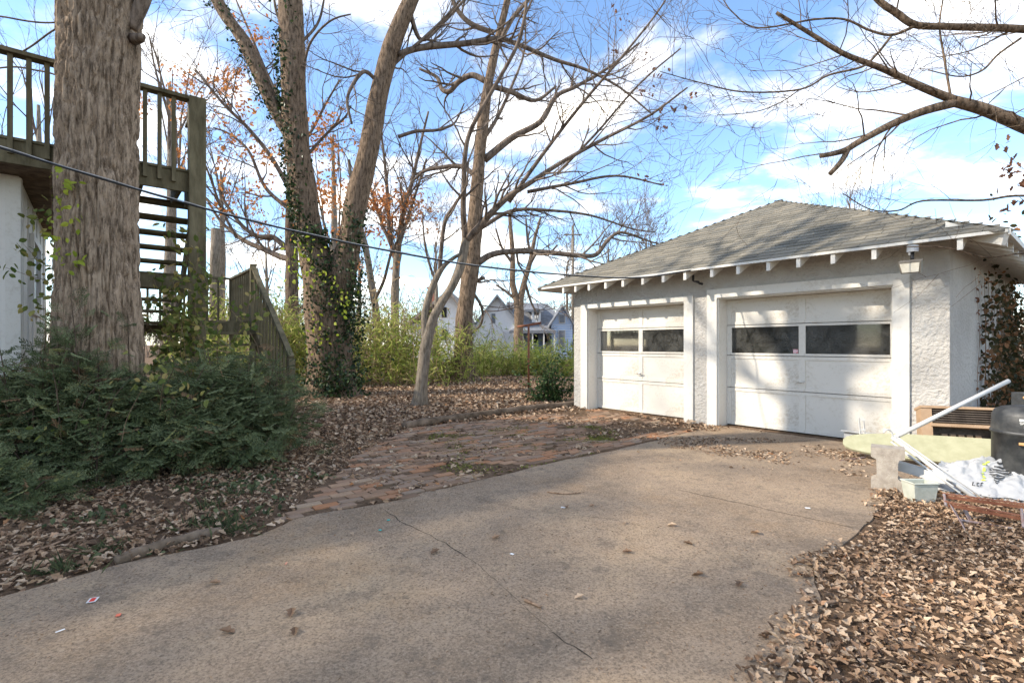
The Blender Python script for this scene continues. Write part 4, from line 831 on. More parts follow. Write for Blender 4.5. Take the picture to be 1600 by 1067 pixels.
for (px, z, w, h, n, sd, lab) in ((478, 15.5, 1.0, 2.4, 26, 1, 'bright leafy clump left of the ivy trunk base'), (600, 16, 1.2, 2.5, 20, 2, 'leafy clump with dry canes right of the ivy trunk'), (645, 16.5, 1.2, 2.4, 20, 3, 'leafy clump behind the slim forked tree'), (692, 18, 1.2, 1.9, 24, 4, 'leafy clump touching the straight trunk'), (765, 21, 1.4, 1.45, 24, 5, 'leafy clump right of the straight trunk'), (810, 22, 1.4, 1.25, 24, 6, 'leafy clump behind the clothesline post'), (850, 22, 1.3, 1.3, 24, 7, 'leafy clump beside the clothesline post'), (888, 21, 1.2, 1.15, 20, 8, 'leafy clump meeting the garage corner'), (415, 15, .9, 2.6, 22, 9, 'leafy clump behind the stair handrail'), (345, 13, .8, 2.6, 16, 10, 'leafy clump behind the stair landing'), (735, 24, 1.3, 1.5, 20, 11, 'leafy clump in front of the white gable')):
    bamboo(lab, (px-800)/F*z, z, w, h, n, sd)
for (px, z, sd, lab) in ((585, 17.5, 21, 'tall dry tan canes right of the ivy tree'), (440, 17, 22, 'tall dry tan canes behind the handrail'), (555, 19, 23, 'dry tan canes seen under the ivy fork'), (365, 18, 24, 'dry tan canes behind the landing railing'), (640, 22, 25, 'dry tan canes below the chimneyed house')): bamboo(lab, (px-800)/F*z, z, 1.1, 3.3, 40, sd, 'cane', LONG, .3, 22)
b0 = G(862, 628); R = np.random.default_rng(95); st = arcs(40, b0, b0+np.array([0, 0, .62]), R, np.array([.33, .3, .28]), .1); pts = np.vstack([s[2:][R.integers(0, len(s)-2, 60)] for s in st]); leafy('boxwood_shrub', 'small dark green shrub beside the garage corner', 'shrub', pts, R, .07, OVAL, 'box', st)
# vine on the garage side wall
R = np.random.default_rng(97); st = []
for k in range(34):
    bb = R.uniform(2.1, 6.0); q = [GW(aR+.03, -bb+R.normal(0, .05), 0), GW(aR+.05, -bb+R.normal(0, .12), 1.0), GW(aR+.05, -bb-R.uniform(-.1, .3), R.uniform(1.7, 2.5))]; st.append(smooth(q, 8))
pts = np.vstack([s[R.integers(0, len(s), 110)] for s in st]); leafy('climbing_vine', 'russet and green creeper on the shaded garage side wall', 'vine', pts, R, .085, OVAL, 'vinedead', st, 'twigred', None, .09, 1.2, .008)
st = [smooth([GW(aR+.02, -1.9, 0), GW(aR+.02, -1.75, .8), GW(aR+.02, -1.95, 1.5), GW(aR+.02, -1.6, 2.3)], 8)]; pts = st[0][R.integers(0, len(st[0]), 60)]; leafy('dry_vine', 'thin brown dry vine stem near the garage corner', 'vine', pts, R, .06, OVAL, 'brownleaf', st, 'twigred', None, .05, 1, .006)
b0 = np.array([10.6, 9.9, 0.]); st = arcs(46, b0, b0+np.array([0, 0, 2.0]), R, np.array([.9, .5, .75]), .25); pts = np.vstack([s[2:][R.integers(0, len(s)-2, 60)] for s in st]); leafy('vine_thicket', 'dense russet and green thicket past the back of the garage side', 'shrub', pts, R, .11, OVAL, 'vinedead', st, 'twigred', None, .12, .8, .01)
# ---------------------------------------------------------------- far houses
def far_house_white():
    z = 46.0; s = z/F; t = thing('far_house', P(820, 567, z)*[1, 1, 0], 'white and pale blue gabled house with grey roof beyond the bamboo', 'house')
    def B(name, x0, x1, y0, y1, d0, d1, mat): 
        a, b = P(x0, y1, z), P(x1, y0, z); return MB().box(a[0], b[0], z+d0, z+d1, a[2], b[2]).build(name, M[mat], t)
    X = lambda x: (x-800)*s
    Z = lambda y: H+(HY-y)*s
    # white front gable, ridge running back to the right
    MB().prism([(X(738), -.2), (X(815), -.2), (X(815), Z(512)), (X(777), Z(463)), (X(738), Z(514))], 9, lambda x, y, d: np.array([x, z+d, y])).build('wall', M['whitesiding'], t)
    def roofslab(name, pts, mat, th=.25):
        p = [np.array(q, float) for q in pts]; n = len(p); MB().add([*p, *[q-[0, 0, th] for q in p]], [[i, (i+1) % n, n+(i+1) % n, n+i] for i in range(n)], [list(range(n))], [[n+i for i in range(n)][::-1]]).build(name, M[mat], t)
    pk, er, el_ = (X(777), Z(460)), (X(819), Z(512)), (X(734), Z(516))
    roofslab('roof', [(pk[0], z-.5, pk[1]), (er[0], z-.5, er[1]), (er[0], z+9, er[1]), (pk[0], z+9, pk[1])], 'roofgrey'); roofslab('roof', [(el_[0], z-.5, el_[1]), (pk[0], z-.5, pk[1]), (pk[0], z+9, pk[1]), (el_[0], z+9, el_[1])], 'roofgrey')
    # main block across, roof facing us
    B('wall', 815.5, 890, 512, 568, 2.0, 9, 'blue'); roofslab('roof', [(X(808), z+.6, Z(513)), (X(893), z+.6, Z(513)), (X(862), z+5.5, Z(467)), (X(790), z+5.5, Z(464))], 'roofgrey')
    B('dormer_wall', 832, 846, 482, 503, 1.2, 4, 'whitesiding'); roofslab('dormer_roof', [(X(820), z+1.0, Z(482)), (X(850), z+1.0, Z(482)), (X(850), z+5, Z(471)), (X(820), z+5, Z(471))], 'roofgrey')
    w = B('window', 835.5, 843, 485, 496, 1.1, 1.18, 'dark'); B('window_frame', 834.5, 844, 483.5, 485, 1.0, 1.19, 'white'); B('air_conditioner', 836, 842, 492, 497, .7, 1.09, 'white')
    # blue gable
    MB().prism([(X(860), -.2), (X(892), -.2), (X(892), Z(507)), (X(877), Z(481)), (X(860), Z(508))], 5, lambda x, y, d: np.array([x, z-1.2+d, y])).build('wall', M['blue'], t)
    for a, b in (((X(877), Z(478.5)), (X(856), Z(509))), ((X(896), Z(509)), (X(877), Z(478.5)))): roofslab('roof', [(a[0], z-1.6, a[1]), (b[0], z-1.6, b[1]), (b[0], z+4, b[1]), (a[0], z+4, a[1])], 'roofgrey', .18)
    for x0, x1, y0, y1 in ((872, 880, 493, 505), (871.5, 880, 517, 542)):
        B('window_frame', x0-1, x1+1, y0-1, y1+1, -1.30, -1.22, 'white'); B('pane', x0, x1, y0, y1, -1.36, -1.31, 'roofgrey')
    for k in range(14): B('clapboard', 860, 892, 508+k*4, 508.4+k*4, -1.225, -1.205, 'whitesiding')
    # porch
    roofslab('porch_roof', [(X(796), z-1.8, Z(517)), (X(866), z-1.8, Z(517)), (X(862), z+1, Z(508)), (X(812), z+1, Z(508))], 'roofgrey'); B('porch_beam', 797, 865, 517.5, 521, -1.7, -1.4, 'white')
    for x in (799, 816, 831, 848, 864): B('porch_post', x-1, x+1, 521, 568, -1.7, -1.45, 'white')
    for x0, x1 in ((835, 842), (851, 859)): B('window', x0, x1, 522, 535, 1.85, 1.95, 'dark')
    B('gable_window', 768, 774, 490, 505, -.06, -.01, 'roofgrey')
far_house_white()
def far_house_tan():
    z = 40.0; s = z/F; X = lambda x: (x-800)*s; Z = lambda y: H+(HY-y)*s
    t = thing('far_house', (X(690), z, 0), 'white house with brown roof and brick chimney behind the forked tree', 'house')
    MB().prism([(X(668), -.2), (X(731), -.2), (X(731), Z(502)), (X(702), Z(458)), (X(668), Z(500))], 8, lambda x, y, d: np.array([x, z+d, y])).build('wall', M['whitesiding'], t)
    for a, b in (((X(702), Z(453)), (X(738), Z(508))), ((X(632), Z(508)), (X(702), Z(453)))):
        p = [np.array(q) for q in ((a[0], z-.5, a[1]), (b[0], z-.5, b[1]), (b[0], z+8.5, b[1]), (a[0], z+8.5, a[1]))]; MB().add([*p, *[q-[0, 0, .25] for q in p]], [[0, 1, 5, 4], [1, 2, 6, 5], [2, 3, 7, 6], [3, 0, 4, 7], [0, 3, 2, 1], [4, 5, 6, 7]]).build('roof', M['rooftan'], t)
    MB().box(X(638), X(668), z+.5, z+7.5, -.2, Z(505)).build('wing_wall', M['whitesiding'], t)
    MB().box(X(658), X(669), z+3, z+3.7, Z(490), Z(444)).build('chimney', M['brickred'], t); MB().box(X(657), X(670), z+2.9, z+3.8, Z(444), Z(442)).build('chimney_cap', M['brickred'], t)
    for x0, y0 in ((690, 480), (690, 515), (712, 515)): MB().box(X(x0), X(x0+8), z-.08, z-.01, Z(y0+16), Z(y0)).build('window', M['dark'], t)
far_house_tan()
# far scrub that closes the view: one mass
R = np.random.default_rng(120); sc_ = MB()
for k in range(420):
    z = R.uniform(48, 85); x = R.uniform(-1.15, .3)*z if k % 5 else R.uniform(.3, 1.3)*z; b = np.array([x, z, 0]); L = R.uniform(2.2, 4.6)
    for j in range(2): twig(sc_, b+R.normal(0, .6, 3)*[1, 1, 0], np.array([R.normal(0, .25), 0, 1]), L, .05, 2, R, .05, .3, 4, .6, None, .028, (.3, .7))
sc_.build('distant_scrub', M['twig'], None, kind='stuff', label='bare brown scrub along the horizon', cat='scrub')
# ---------------------------------------------------------------- clothesline post, poles, cable, timber edging
b = G(826, 609); t = thing('clothesline_post', b, 'rusty T-shaped clothesline post on the leafy lawn', 'post'); zt = H+(HY-508)/F*b[1]
MB().tube([b-[0, 0, .1], b+[0, 0, zt]], .032, 10).build('upright', M['rust'], t, True); c = b+np.array([0, 0, zt]); MB().tube([c+[-.33, .1, -.045], c, c+[.36, -.1, .065]], .034, 10).build('crossbar', M['rust'], t, True)
b = P(336, 585, 16); b[2] = 0; t = thing('utility_pole', b, 'weathered grey pole stub behind the stair landing', 'pole'); MB().tube([b, b+[0, 0, 4.0], b+[.03, 0, 5.05]], [.17, .15, .14], 14).build('shaft', M['barkg'], t, True); MB().lathe([(.0, 5.06), (.14, 5.05), (.14, 5.0)], b+[.03, 0, 0], 14).build('cap', M['barkg'], t)
b = P(895, 560, 50); b[2] = 0; t = thing('utility_pole', b, 'thin pale pole standing far behind the garage eave', 'pole'); MB().tube([b, b+[0, 0, 13.2]], [.17, .12], 8).build('shaft', M['barkg'], t, True); MB().bar(b+[-.9, -.1, 12.3], b+[.9, -.1, 12.3], .1, .12).build('crossarm', M['barkg'], t)
wp = smooth([P(-120, 195, 4.0), P(0, 231, 4.25), P(170, 283, 4.6), P(305, 322, 4.95), P(420, 352, 5.3), P(560, 383, 5.8), P(740, 415, 6.6), P(900, 431, 7.25), P(1000, 434, 7.55), GW(A(1080, EO), EO+.03, EZ-.03)], 8)
MB().tube(wp, .0095, 8).build('overhead_cable', M['wirej'], None, True, label='thick black cable sagging from the house to the garage eave', cat='cable')
tw = wp.copy(); tw[:, 2] += .012; tw[:, 0] += .012*np.sin(np.arange(len(tw))*.9)
MB().tube(tw, .004, 6).build('messenger_wire', M['steel'], None, True, label='thin bare wire wound along the black cable', cat='wire')
te = smooth([np.array([*G(632, 671)[:2], .05]), np.array([*G(700, 660)[:2], .05]), np.array([*G(800, 646)[:2], .055]), np.array([*G(912, 634)[:2], .06])], 16); te[:, 2] += .012*vnoise(te[:, 0]*5, te[:, 1]*5)
MB().tube(te, .06+.02*vnoise(te[:, 0]*9, te[:, 1]*9, 4), 10).build('landscape_timber', M['timber'], None, True, label='rotting log edging between the brick paving and lawn', cat='timber')
te = smooth([np.array([*G(180, 884)[:2], .03]), np.array([*G(270, 856)[:2], .04]), np.array([*G(345, 838)[:2], .03])], 12)
MB().tube(te, .03+.02*vnoise(te[:, 0]*9, te[:, 1]*9, 4), 8).build('rotten_branch', M['timber'], None, True, label='rotten branch half buried along the driveway edge', cat='branch')
# ---------------------------------------------------------------- junk by the garage
# concrete block standing on end
b = G(1387, 769); ux = np.array([.8, -.6, 0]); uy = np.array([.6, .8, 0]); uz = np.array([0, 0, 1.])
MB().prism([(-.125, 0), (.125, 0), (.125, .09), (.075, .13), (.075, .27), (.085, .30), (.125, .31), (.125, .40), (-.125, .40), (-.125, .31), (-.085, .29), (-.08, .12), (-.125, .09)], .19, lambda x, y, d: b+ux*x+uz*y+uy*d).build('concrete_block', M['block'], None, label='upright grey concrete block with notched sides', cat='block')
# ironing board
nose, tail_ = np.array([3.98, 6.0, .17]), np.array([5.10, 5.12, .21]); ax = tail_-nose; Lb = np.linalg.norm(ax); ax /= Lb; sd = np.cross(ax, [0, 0, 1]); sd /= np.linalg.norm(sd); sd = sd*.78+np.array([0, 0, -.626]); nn = np.cross(sd, ax)
t = thing('ironing_board', (4.5, 5.6, 0), 'ironing board with a sage green cover lying before the garage door', 'ironing board')
prof = [(0, .03), (.03, .08), (.10, .115), (.25, .15), (.5, .18), (.9, .19), (Lb-.03, .19), (Lb, .16)]
out = [(x, w) for x, w in prof]+[(x, -w) for x, w in prof[::-1]]
MB().prism(out, .028, lambda x, y, d: nose+ax*x+sd*y+nn*d).build('padded_top', M['cover'], t)
MB().prism([(x*.985+.008, y*.94) for x, y in out], .012, lambda x, y, d: nose+ax*x+sd*y-nn*(.002+d)).build('metal_tray', M['plastic'], t)
for o_ in (-.11, .11): MB().tube([nose+ax*.25+sd*o_-nn*.03, nose+ax*1.15+sd*o_-nn*.05], .011, 8).build('leg', M['plastic'], t)
q = G(1312, 722); MB().tube([q+[0, 0, .012], P(1352, 712, 5.85)*[1, 1, 0]+[0, 0, .03]], .011, 8).build('steel_rod', M['rustgrey'], None, label='dark steel rod on the leaves under the ironing board nose', cat='rod')
# pale panel leaning low against the door, and a white bracket
t = thing('metal_panel', GW(2.3, .1, 0), 'bent grey metal panel lying at the foot of the garage door', 'panel')
gbox(MB(), 1.95, 2.7, .05, .075, 0.02, .18).build('sheet', M['grey'], t); gbox(MB(), 1.92, 2.73, .04, .12, .181, .192).build('flange', M['grey'], t); gbox(MB(), 1.95, 2.7, .076, .095, .08, .09).build('rib', M['rustgrey'], t)
q = P(1350, 690, 6.15); t = thing('white_bracket', q*[1, 1, 0], 'white slotted metal bracket standing by the garage door', 'bracket')
bx = np.array([.8, -.6, 0]);
for o_ in (-.022, .022): MB().bar(q*[1, 1, 0]+bx*o_+[0, 0, .0], q*[1, 1, 0]+bx*(o_-.03)+[0, 0, .44], .012, .02, (0, 1, 0)).build('strip', M['plastic'], t)
for h_ in (.02, .16, .30, .42): MB().bar(q*[1, 1, 0]+bx*-.03+[-.02*h_, 0, h_], q*[1, 1, 0]+bx*.022+[-.02*h_, 0, h_], .014, .025).build('crosspiece', M['plastic'], t)
# tan cabinet: window cooler shell lying back
t = thing('air_cooler', P(1490, 690, 5.75)*[1, 1, 0], 'tan plastic air cooler shell with louvres leaning by the garage corner', 'air cooler')
o_ = P(1443, 700, 5.55); o_[2] = .0; ux = np.array([.93, -.36, 0]); up = np.array([.08, .30, .95]); dn = np.cross(ux, up); dn /= np.linalg.norm(dn); up /= np.linalg.norm(up)
T = lambda x, y, d: o_+(ux*x+up*y-dn*d)*1.17
def tb_(x0, x1, y0, y1, d0, d1, nm, mt): MB().box(x0, x1, y0, y1, d0, d1, T).build(nm, M[mt], t)
MB().prism([(0, 0), (.09, 0), (.14, .56), (.055, .56)], .13, lambda x, y, d: T(x, y, d)).build('side_frame', M['tan'], t); MB().prism([(.77, 0), (.86, 0), (.72, .56), (.635, .56)], .13, lambda x, y, d: T(x, y, d)).build('side_frame', M['tan'], t)
tb_(.05, .73, .561, .585, -.01, .16, 'top_frame', 'tan'); tb_(.11, .70, .385, .415, -.012, .05, 'mid_rail', 'tan'); tb_(.08, .78, .0, .05, -.012, .13, 'bottom_rail', 'tan'); tb_(.08, .76, .05, .56, .135, .15, 'back_panel', 'tandark')
for k in range(6): tb_(.14, .64, .43+k*.022, .439+k*.022, .01, .06, 'louvre', 'tandark')
for k in range(5):
    for j in range(3): tb_(.22+k*.065, .265+k*.065, .20+j*.05, .235+j*.05, .10, .13, 'vent_block', 'tan')
MB().tube([T(.60, .27, .06), T(.69, .27, .06)], .085, 18).build('fan_drum', M['tan'], t)
# long white pole and folding white frame
MB().tube([P(1396, 684, 4.9), P(1485, 640, 4.9), P(1576, 595, 4.9)], [.021, .021, .021], 12).build('white_pole', M['plastic'], None, True, label='long white pole slanting up from the junk pile', cat='pole')
t = thing('folding_frame', G(1530, 788), 'folded white tubular frame collapsed on the junk pile', 'frame')
for k, (a, b_, r) in enumerate((((1394, 683), (1530, 783), .020), ((1392, 690), (1500, 770), .008), ((1397, 694), (1515, 782), .006), ((1400, 700), (1490, 760), .006), ((1402, 683), (1540, 781), .007))):
    MB().tube([P(*a, 4.85), P(*b_, 4.3)], r, 10).build('tube', M['plastic'], t, True)
hk = smooth([P(1396, 690, 4.84), P(1393, 675, 4.84), P(1386, 671, 4.84), P(1380, 676, 4.84)], 5); MB().tube(hk, .008, 8).build('hook', M['plastic'], t, True)
# white gutter length and clear bin
t = thing('gutter_length', P(1440, 750, 4.6)*[1, 1, 0], 'length of white gutter lying beside the concrete block', 'gutter')
a, b_ = P(1402, 730, 4.75), P(1476, 765, 4.45); a[2] = .17; b_[2] = .12
for off, w, h_ in (((0, 0, 0), .11, .008), ((-.03, -.05, .035), .008, .075), ((.03, .05, .035), .008, .075)): MB().bar(a+np.array(off), b_+np.array(off), w, h_).build('channel_side', M['plastic'], t)
b = G(1452, 789); t = thing('plastic_bin', b, 'small clouded plastic bin under the white gutter', 'bin')
bw_ = [(-.085, -.06), (.085, -.06), (.085, .06), (-.085, .06)]; tw_ = [(x*1.22, y*1.22) for x, y in bw_]; Z0, Z1 = .01, .17
v = [b+[x, y+.1, Z0] for x, y in bw_]+[b+[x, y+.1, Z1] for x, y in tw_]; vi = [b+[x*.95, y*.92+.1, Z0+.01] for x, y in bw_]+[b+[x*.96, y*.93+.1, Z1] for x, y in tw_]
MB().add(v+vi, [[0, 1, 5, 4], [1, 2, 6, 5], [2, 3, 7, 6], [3, 0, 4, 7], [3, 2, 1, 0], [9, 8, 12, 13], [10, 9, 13, 14], [11, 10, 14, 15], [8, 11, 15, 12], [8, 9, 10, 11], [4, 5, 13, 12], [5, 6, 14, 13], [6, 7, 15, 14], [7, 4, 12, 15]]).build('tub', M['bin'], t)
MB().tube([b+[x*1.02, y*1.02+.1, Z1] for x, y in tw_+tw_[:1]], .007, 6).build('rim', M['bin'], t)
# crumpled sack
t = thing('plastic_sack', G(1540, 790), 'crumpled white plastic sack with a black feather print', 'sack')
n, k = 60, 44; uu, vv = np.meshgrid(np.linspace(0, 1, n), np.linspace(0, 1, k)); p00, p10, p01, p11 = P(1462, 748, 4.55), P(1625, 792, 4.15), P(1470, 728, 4.75), P(1640, 740, 4.55)
S = (1-uu)[..., None]*((1-vv)[..., None]*p00+vv[..., None]*p01)+uu[..., None]*((1-vv)[..., None]*p10+vv[..., None]*p11)
S[..., 2] = .03+.27*vv**.75*(.5+.5*np.sin(.5+uu*2.3))+.11*(np.abs(fbm(uu*5, vv*4, 3, 4)-.47)*2)*(.3+vv)-.25*np.clip(vv-.85, 0, 1)
S[..., 0] += .05*(fbm(uu*6, vv*6, 9)-.5); S[..., 1] += .10*(fbm(uu*6, vv*6, 5)-.5)
i = np.arange(k-1)[:, None]*n; j = np.arange(n-1)[None, :]; quad = np.stack([i+j, i+j+1, i+n+j+1, i+n+j], -1).reshape(-1, 4)
Sb = S-[0, 0, .02]; MB().add(S.reshape(-1, 3), quad).add(Sb.reshape(-1, 3)*[1, 1, .6], quad[:, ::-1]).build('sack_body', M['bag'], t, True)
def onbag(us, vs, off=.006):
    iu = np.clip(np.asarray(us)*(n-1), 0, n-1.001); ivv = np.clip(np.asarray(vs)*(k-1), 0, k-1.001); a = ivv.astype(int); c = iu.astype(int); fu = (iu-c)[..., None]; fv = (ivv-a)[..., None]
    q = (1-fu)*(1-fv)*S[a, c]+fu*(1-fv)*S[a, c+1]+(1-fu)*fv*S[a+1, c]+fu*fv*S[a+1, c+1]; return q+[0, -.003, off]
pr = MB()
for q in range(11):      # feather-like bars
    y = .22+q*.05; l = .07*math.sin((q+1)/12*math.pi)+.02; s = np.linspace(-1, 1, 7); top = onbag(.60+s*l, y+.012+.03*s**2); bot = onbag(.60+s*l, y-.010+.03*s**2)
    pr.add(np.vstack([bot, top]), [[a, a+1, 8+a, 7+a] for a in range(6)])
pr.build('feather_print', M['black_ink'], t)
gp = MB()
for q in range(7): y = .25+q*.085; s = np.linspace(0, 1, 5); gp.add(np.vstack([onbag(.43+.03*s, y+0*s), onbag(.43+.035*s, y+.045+.02*np.sin(s*5))]), [[a, a+1, 6+a, 5+a] for a in range(4)])
gp.build('green_lettering', M['green_ink'], t)
lg = MB()
for q, (x, y, w, h_) in enumerate(((.36, .12, .006, .09), (.36, .12, .02, .015), (.39, .12, .006, .09), (.39, .12, .022, .015), (.39, .20, .022, .015), (.425, .12, .006, .09), (.425, .2, .022, .015), (.425, .16, .02, .012))): s = np.array([0, 1.]); lg.add(np.vstack([onbag(x+w*s, y+0*s), onbag(x+w*s, y+h_+0*s)]), [[0, 1, 3, 2]])
lg.build('small_lettering', M['black_ink'], t)
# rusty bed irons
t = thing('bed_frame', G(1500, 832), 'rusty angle-iron bed frame lying on the leaves', 'bed frame'); z_ = 3.85
for a, b_, h_ in (((1478, 776, 3.95), (1660, 800, 3.75), .024), ((1482, 789, 3.8), (1660, 822, 3.6), .024)):
    MB().bar(P(*a), P(*b_), .006, h_).build('rail', M['rust'], t); MB().bar(P(*a)+[0, .02, .02], P(*b_)+[0, .02, .02], .04, .006).build('rail_flange', M['rust'], t)
for a, b_ in (((1486, 789, 3.8), (1511, 831, 3.6)), ((1506, 793, 3.85), (1519, 818, 3.75))): MB().bar(P(*a), P(*b_), .045, .006, (0, 1, .3)).build('leg', M['rustgrey'], t)
for a, b_ in (((1475, 772, 3.95), (1478, 790, 3.85)), ((1596, 795, 3.7), (1599, 824, 3.6)), ((1500, 812, 3.75), (1620, 832, 3.6))): MB().tube([P(*a), P(*b_)], .009, 8).build('rod', M['rustgrey'], t)
# barrel smoker
c = P(1604, 772, 4.55); c[2] = 0; t = thing('smoker_grill', c, 'black barrel smoker grill with wooden handles beside the junk pile', 'grill'); r = .235
MB().lathe([(0, .03), (r*.9, .03), (r*.98, .06), (r, .10), (r, .535), (r+.012, .54), (r+.012, .565), (r-.005, .57)], c, 40).build('barrel', M['smoker'], t, True)
MB().lathe([(r+.004, .555), (r+.004, .60), (r-.002, .70), (r*.92, .745), (r*.72, .775), (r*.4, .79), (0, .795)], c, 40).build('lid', M['smoker'], t, True)
for k_ in range(3): a = k_*2.1+.4; MB().bar(c+[math.cos(a)*r*.9, math.sin(a)*r*.9, -.02], c+[math.cos(a)*r*.95, math.sin(a)*r*.95, .15], .03, .02).build('leg', M['smoker'], t)
fd = np.array([-.62, -.785, 0]); fs = np.array([.785, -.62, 0])
def sp(x, zz, o=.0): a = x/r; return c+fd*(r+o)*math.cos(a)+fs*(r+o)*math.sin(a)+[0, 0, zz]
MB().tube([sp(-.07, .475, .05), sp(.02, .475, .055), sp(.11, .475, .05)], [.013, .015, .013], 12).build('side_handle', M['lightwood'], t, True)
for x in (-.075, .115): MB().tube([sp(x, .475, -.01), sp(x, .475, .055)], .009, 8).build('handle_bolt', M['black'], t)
MB().tube([c+[-.045, -.02, .865], c+[.09, -.03, .865]], [.013, .014], 12).build('lid_handle', M['lightwood'], t, True)
for x in (-.03, .075): MB().tube([c+[x, -.024, .78], c+[x, -.024, .86]], .008, 8).build('handle_post', M['steel'], t)
g0 = sp(-.005, .622, .004); MB().tube([g0, g0+fd*.018], [.045, .042], 20).build('gauge', M['steel'], t); MB().tube([g0+fd*.019, g0+fd*.021], [.034, .034], 20).build('gauge_face', M['black'], t); MB().tube([g0+fd*.022, g0+fd*.03], [.016, .014], 14).build('gauge_knob', M['steel'], t)
st_ = np.linspace(-.075, .19, 10); MB().add(np.vstack([[sp(x, .668, .004) for x in st_], [sp(x, .69, .004) for x in st_]]), [[a, a+1, 11+a, 10+a] for a in range(9)]).build('nameplate', M['plastic'], t)
def lettering(txt, x0, zz, h_, mat, name):      # block capitals made of small strokes, bent round the barrel
    G_ = {'S': 'tmbac'.replace('a', 'u').replace('c', 'r'), }
    segs = {'S': [(0, 1, 1, 1), (0, .5, 1, .5), (0, 0, 1, 0), (0, .5, 0, 1), (1, 0, 1, .5)], 'M': [(0, 0, 0, 1), (1, 0, 1, 1), (0, 1, .5, .4), (.5, .4, 1, 1)], 'O': [(0, 0, 0, 1), (1, 0, 1, 1), (0, 1, 1, 1), (0, 0, 1, 0)], 'K': [(0, 0, 0, 1), (0, .5, 1, 1), (0, .5, 1, 0)], 'E': [(0, 0, 0, 1), (0, 1, 1, 1), (0, .5, .8, .5), (0, 0, 1, 0)], "'": [(.4, .75, .5, 1.05)], 'N': [(0, 0, 0, 1), (1, 0, 1, 1), (0, 1, 1, 0)]}
    mb = MB(); x = x0
    for ch in txt:
        for (xa, ya, xb, yb) in segs.get(ch, []): mb.bar(sp(x+xa*h_*.7, zz+ya*h_, .006), sp(x+xb*h_*.7, zz+yb*h_, .006), .005, .003, fd)
        x += h_*(.5 if ch == "'" else 1.0)
    mb.build(name, mat, t)
lettering("SMOKE'N", -.07, .643, .018, M['plastic'], 'lettering')
# low stone wall behind the smoker
MB().box(6.6, 11.5, 6.35, 6.6, -.05, .72).build('retaining_wall', M['block'], None, label='low grey retaining wall beyond the garage side', cat='wall')

# ---------------------------------------------------------------- leaf litter and small rubbish
def litter(name, n, area, R, size, tpl, mat, label, dens=None, lift=.02, tilt=.45, par=None, cat='leaf litter', zfun=None):
    pts = []
    x0, x1, y0, y1 = area; 
    while len(pts) < n:
        q = np.c_[R.uniform(x0, x1, n*2), R.uniform(y0, y1, n*2)]
        if dens is not None: q = q[R.uniform(0, 1, len(q)) < dens(q[:, 0], q[:, 1])]
        pts = q if not len(pts) else np.vstack([pts, q])
    q = pts[:n]; inp = inpoly(q[:, 0], q[:, 1], drive_poly); z = np.where(inp, .022, np.maximum(ground_z(q[:, 0], q[:, 1]), 0)+.004)+np.abs(R.normal(0, lift, n))
    Rm = rotz(R.uniform(0, 6.28, n)) @ rotx(R.normal(0, tilt, n)) @ roty(R.normal(0, tilt, n))
    m = MB(); tv_ = tpl[0].copy(); tv_[:, 1] -= .5; tv_[:, 2] *= 2.2
    m.scatter(tv_, tpl[1], np.c_[q, z], Rm, size*R.uniform(.5, 1.25, (n, 1))); return m.build(name, M[mat], par, kind='stuff', label=label, cat=cat)
R = np.random.default_rng(200)
ddist = lambda x, y: inpoly(x, y, drive_d)
def right_d(x, y):
    e = np.array(right_edge); ex = np.interp(y, e[::-1, 1], e[::-1, 0]); return np.clip((x-ex+.17+.40*(vnoise(x*3, y*3)-.5))*3.2, 0, 1)*np.where(y < 5.4, 1, .35)
litter('leaf_litter', 22000, (.6, 6.5, 1.7, 6.6), R, .032, OVAL, 'litter', 'broken leaf pieces among the heaped leaves right of the driveway', right_d, .012, .5)
litter('leaf_litter', 20000, (.6, 6.5, 1.7, 6.6), R, .045, LEAF, 'litter', 'brown leaves heaped on the soil right of the driveway', right_d, .014, .4)
litter('leaf_litter', 22000, (-6.5, -.3, 2.2, 8.5), R, .055, LEAF, 'litter', 'brown leaves in the shaded bed left of the driveway', lambda x, y: (~ddist(x, y))*(~inpoly(x, y, brick_poly))*np.clip(vnoise(x*1.6, y*1.6, 4)*1.5, .15, 1), .018)
litter('leaf_litter', 42000, (-7, 4.5, 7.2, 24), R, .095, OVAL, 'litter', 'carpet of brown leaves over the back lawn', lambda x, y: (~ddist(x, y))*(~inpoly(x, y, brick_poly))*(((x-W0[0])*V[0]+(y-W0[1])*V[1] < -.05) | (x < 1.2)), .022)
litter('leaf_litter', 1700, (-2, 3.4, 3.6, 11), R, .065, LEAF, 'litter', 'loose leaves scattered over the brick paving', lambda x, y: inpoly(x, y, brick_poly)*np.clip(vnoise(x*2.3, y*2.3, 8)*2-.75, .03, 1), .012)
litter('leaf_crumbs', 5200, (-3.6, 5.2, 1.6, 8.2), R, .018, LONG, 'litter', 'crumbs of leaf and bark strewn over the concrete', lambda x, y: ddist(x, y)*np.clip(vnoise(x*1.3, y*1.3, 5)*1.4-.2, .06, 1), .002, .2, cat='debris')
litter('leaf_crumbs', 1500, (.5, 5.2, 5, 8.3), R, .04, LEAF, 'litter', 'drift of leaf scraps before the garage doors', lambda x, y: ddist(x, y)*np.clip(vnoise(x*2.3, y*2.3, 15)*2.4-1.1, 0, 1)*np.clip((y+x*.8-7.2), 0, 1), .005, .3, cat='debris')
litter('moss', 9000, (-1.2, 1.6, 4.8, 8.2), R, .03, OVAL, 'moss', 'yellow-green moss between the paving bricks', lambda x, y: inpoly(x, y, brick_poly)*np.clip(vnoise(x*1.7, y*1.7, 31)*3.2-1.25, 0, 1), .006, .5, cat='moss')
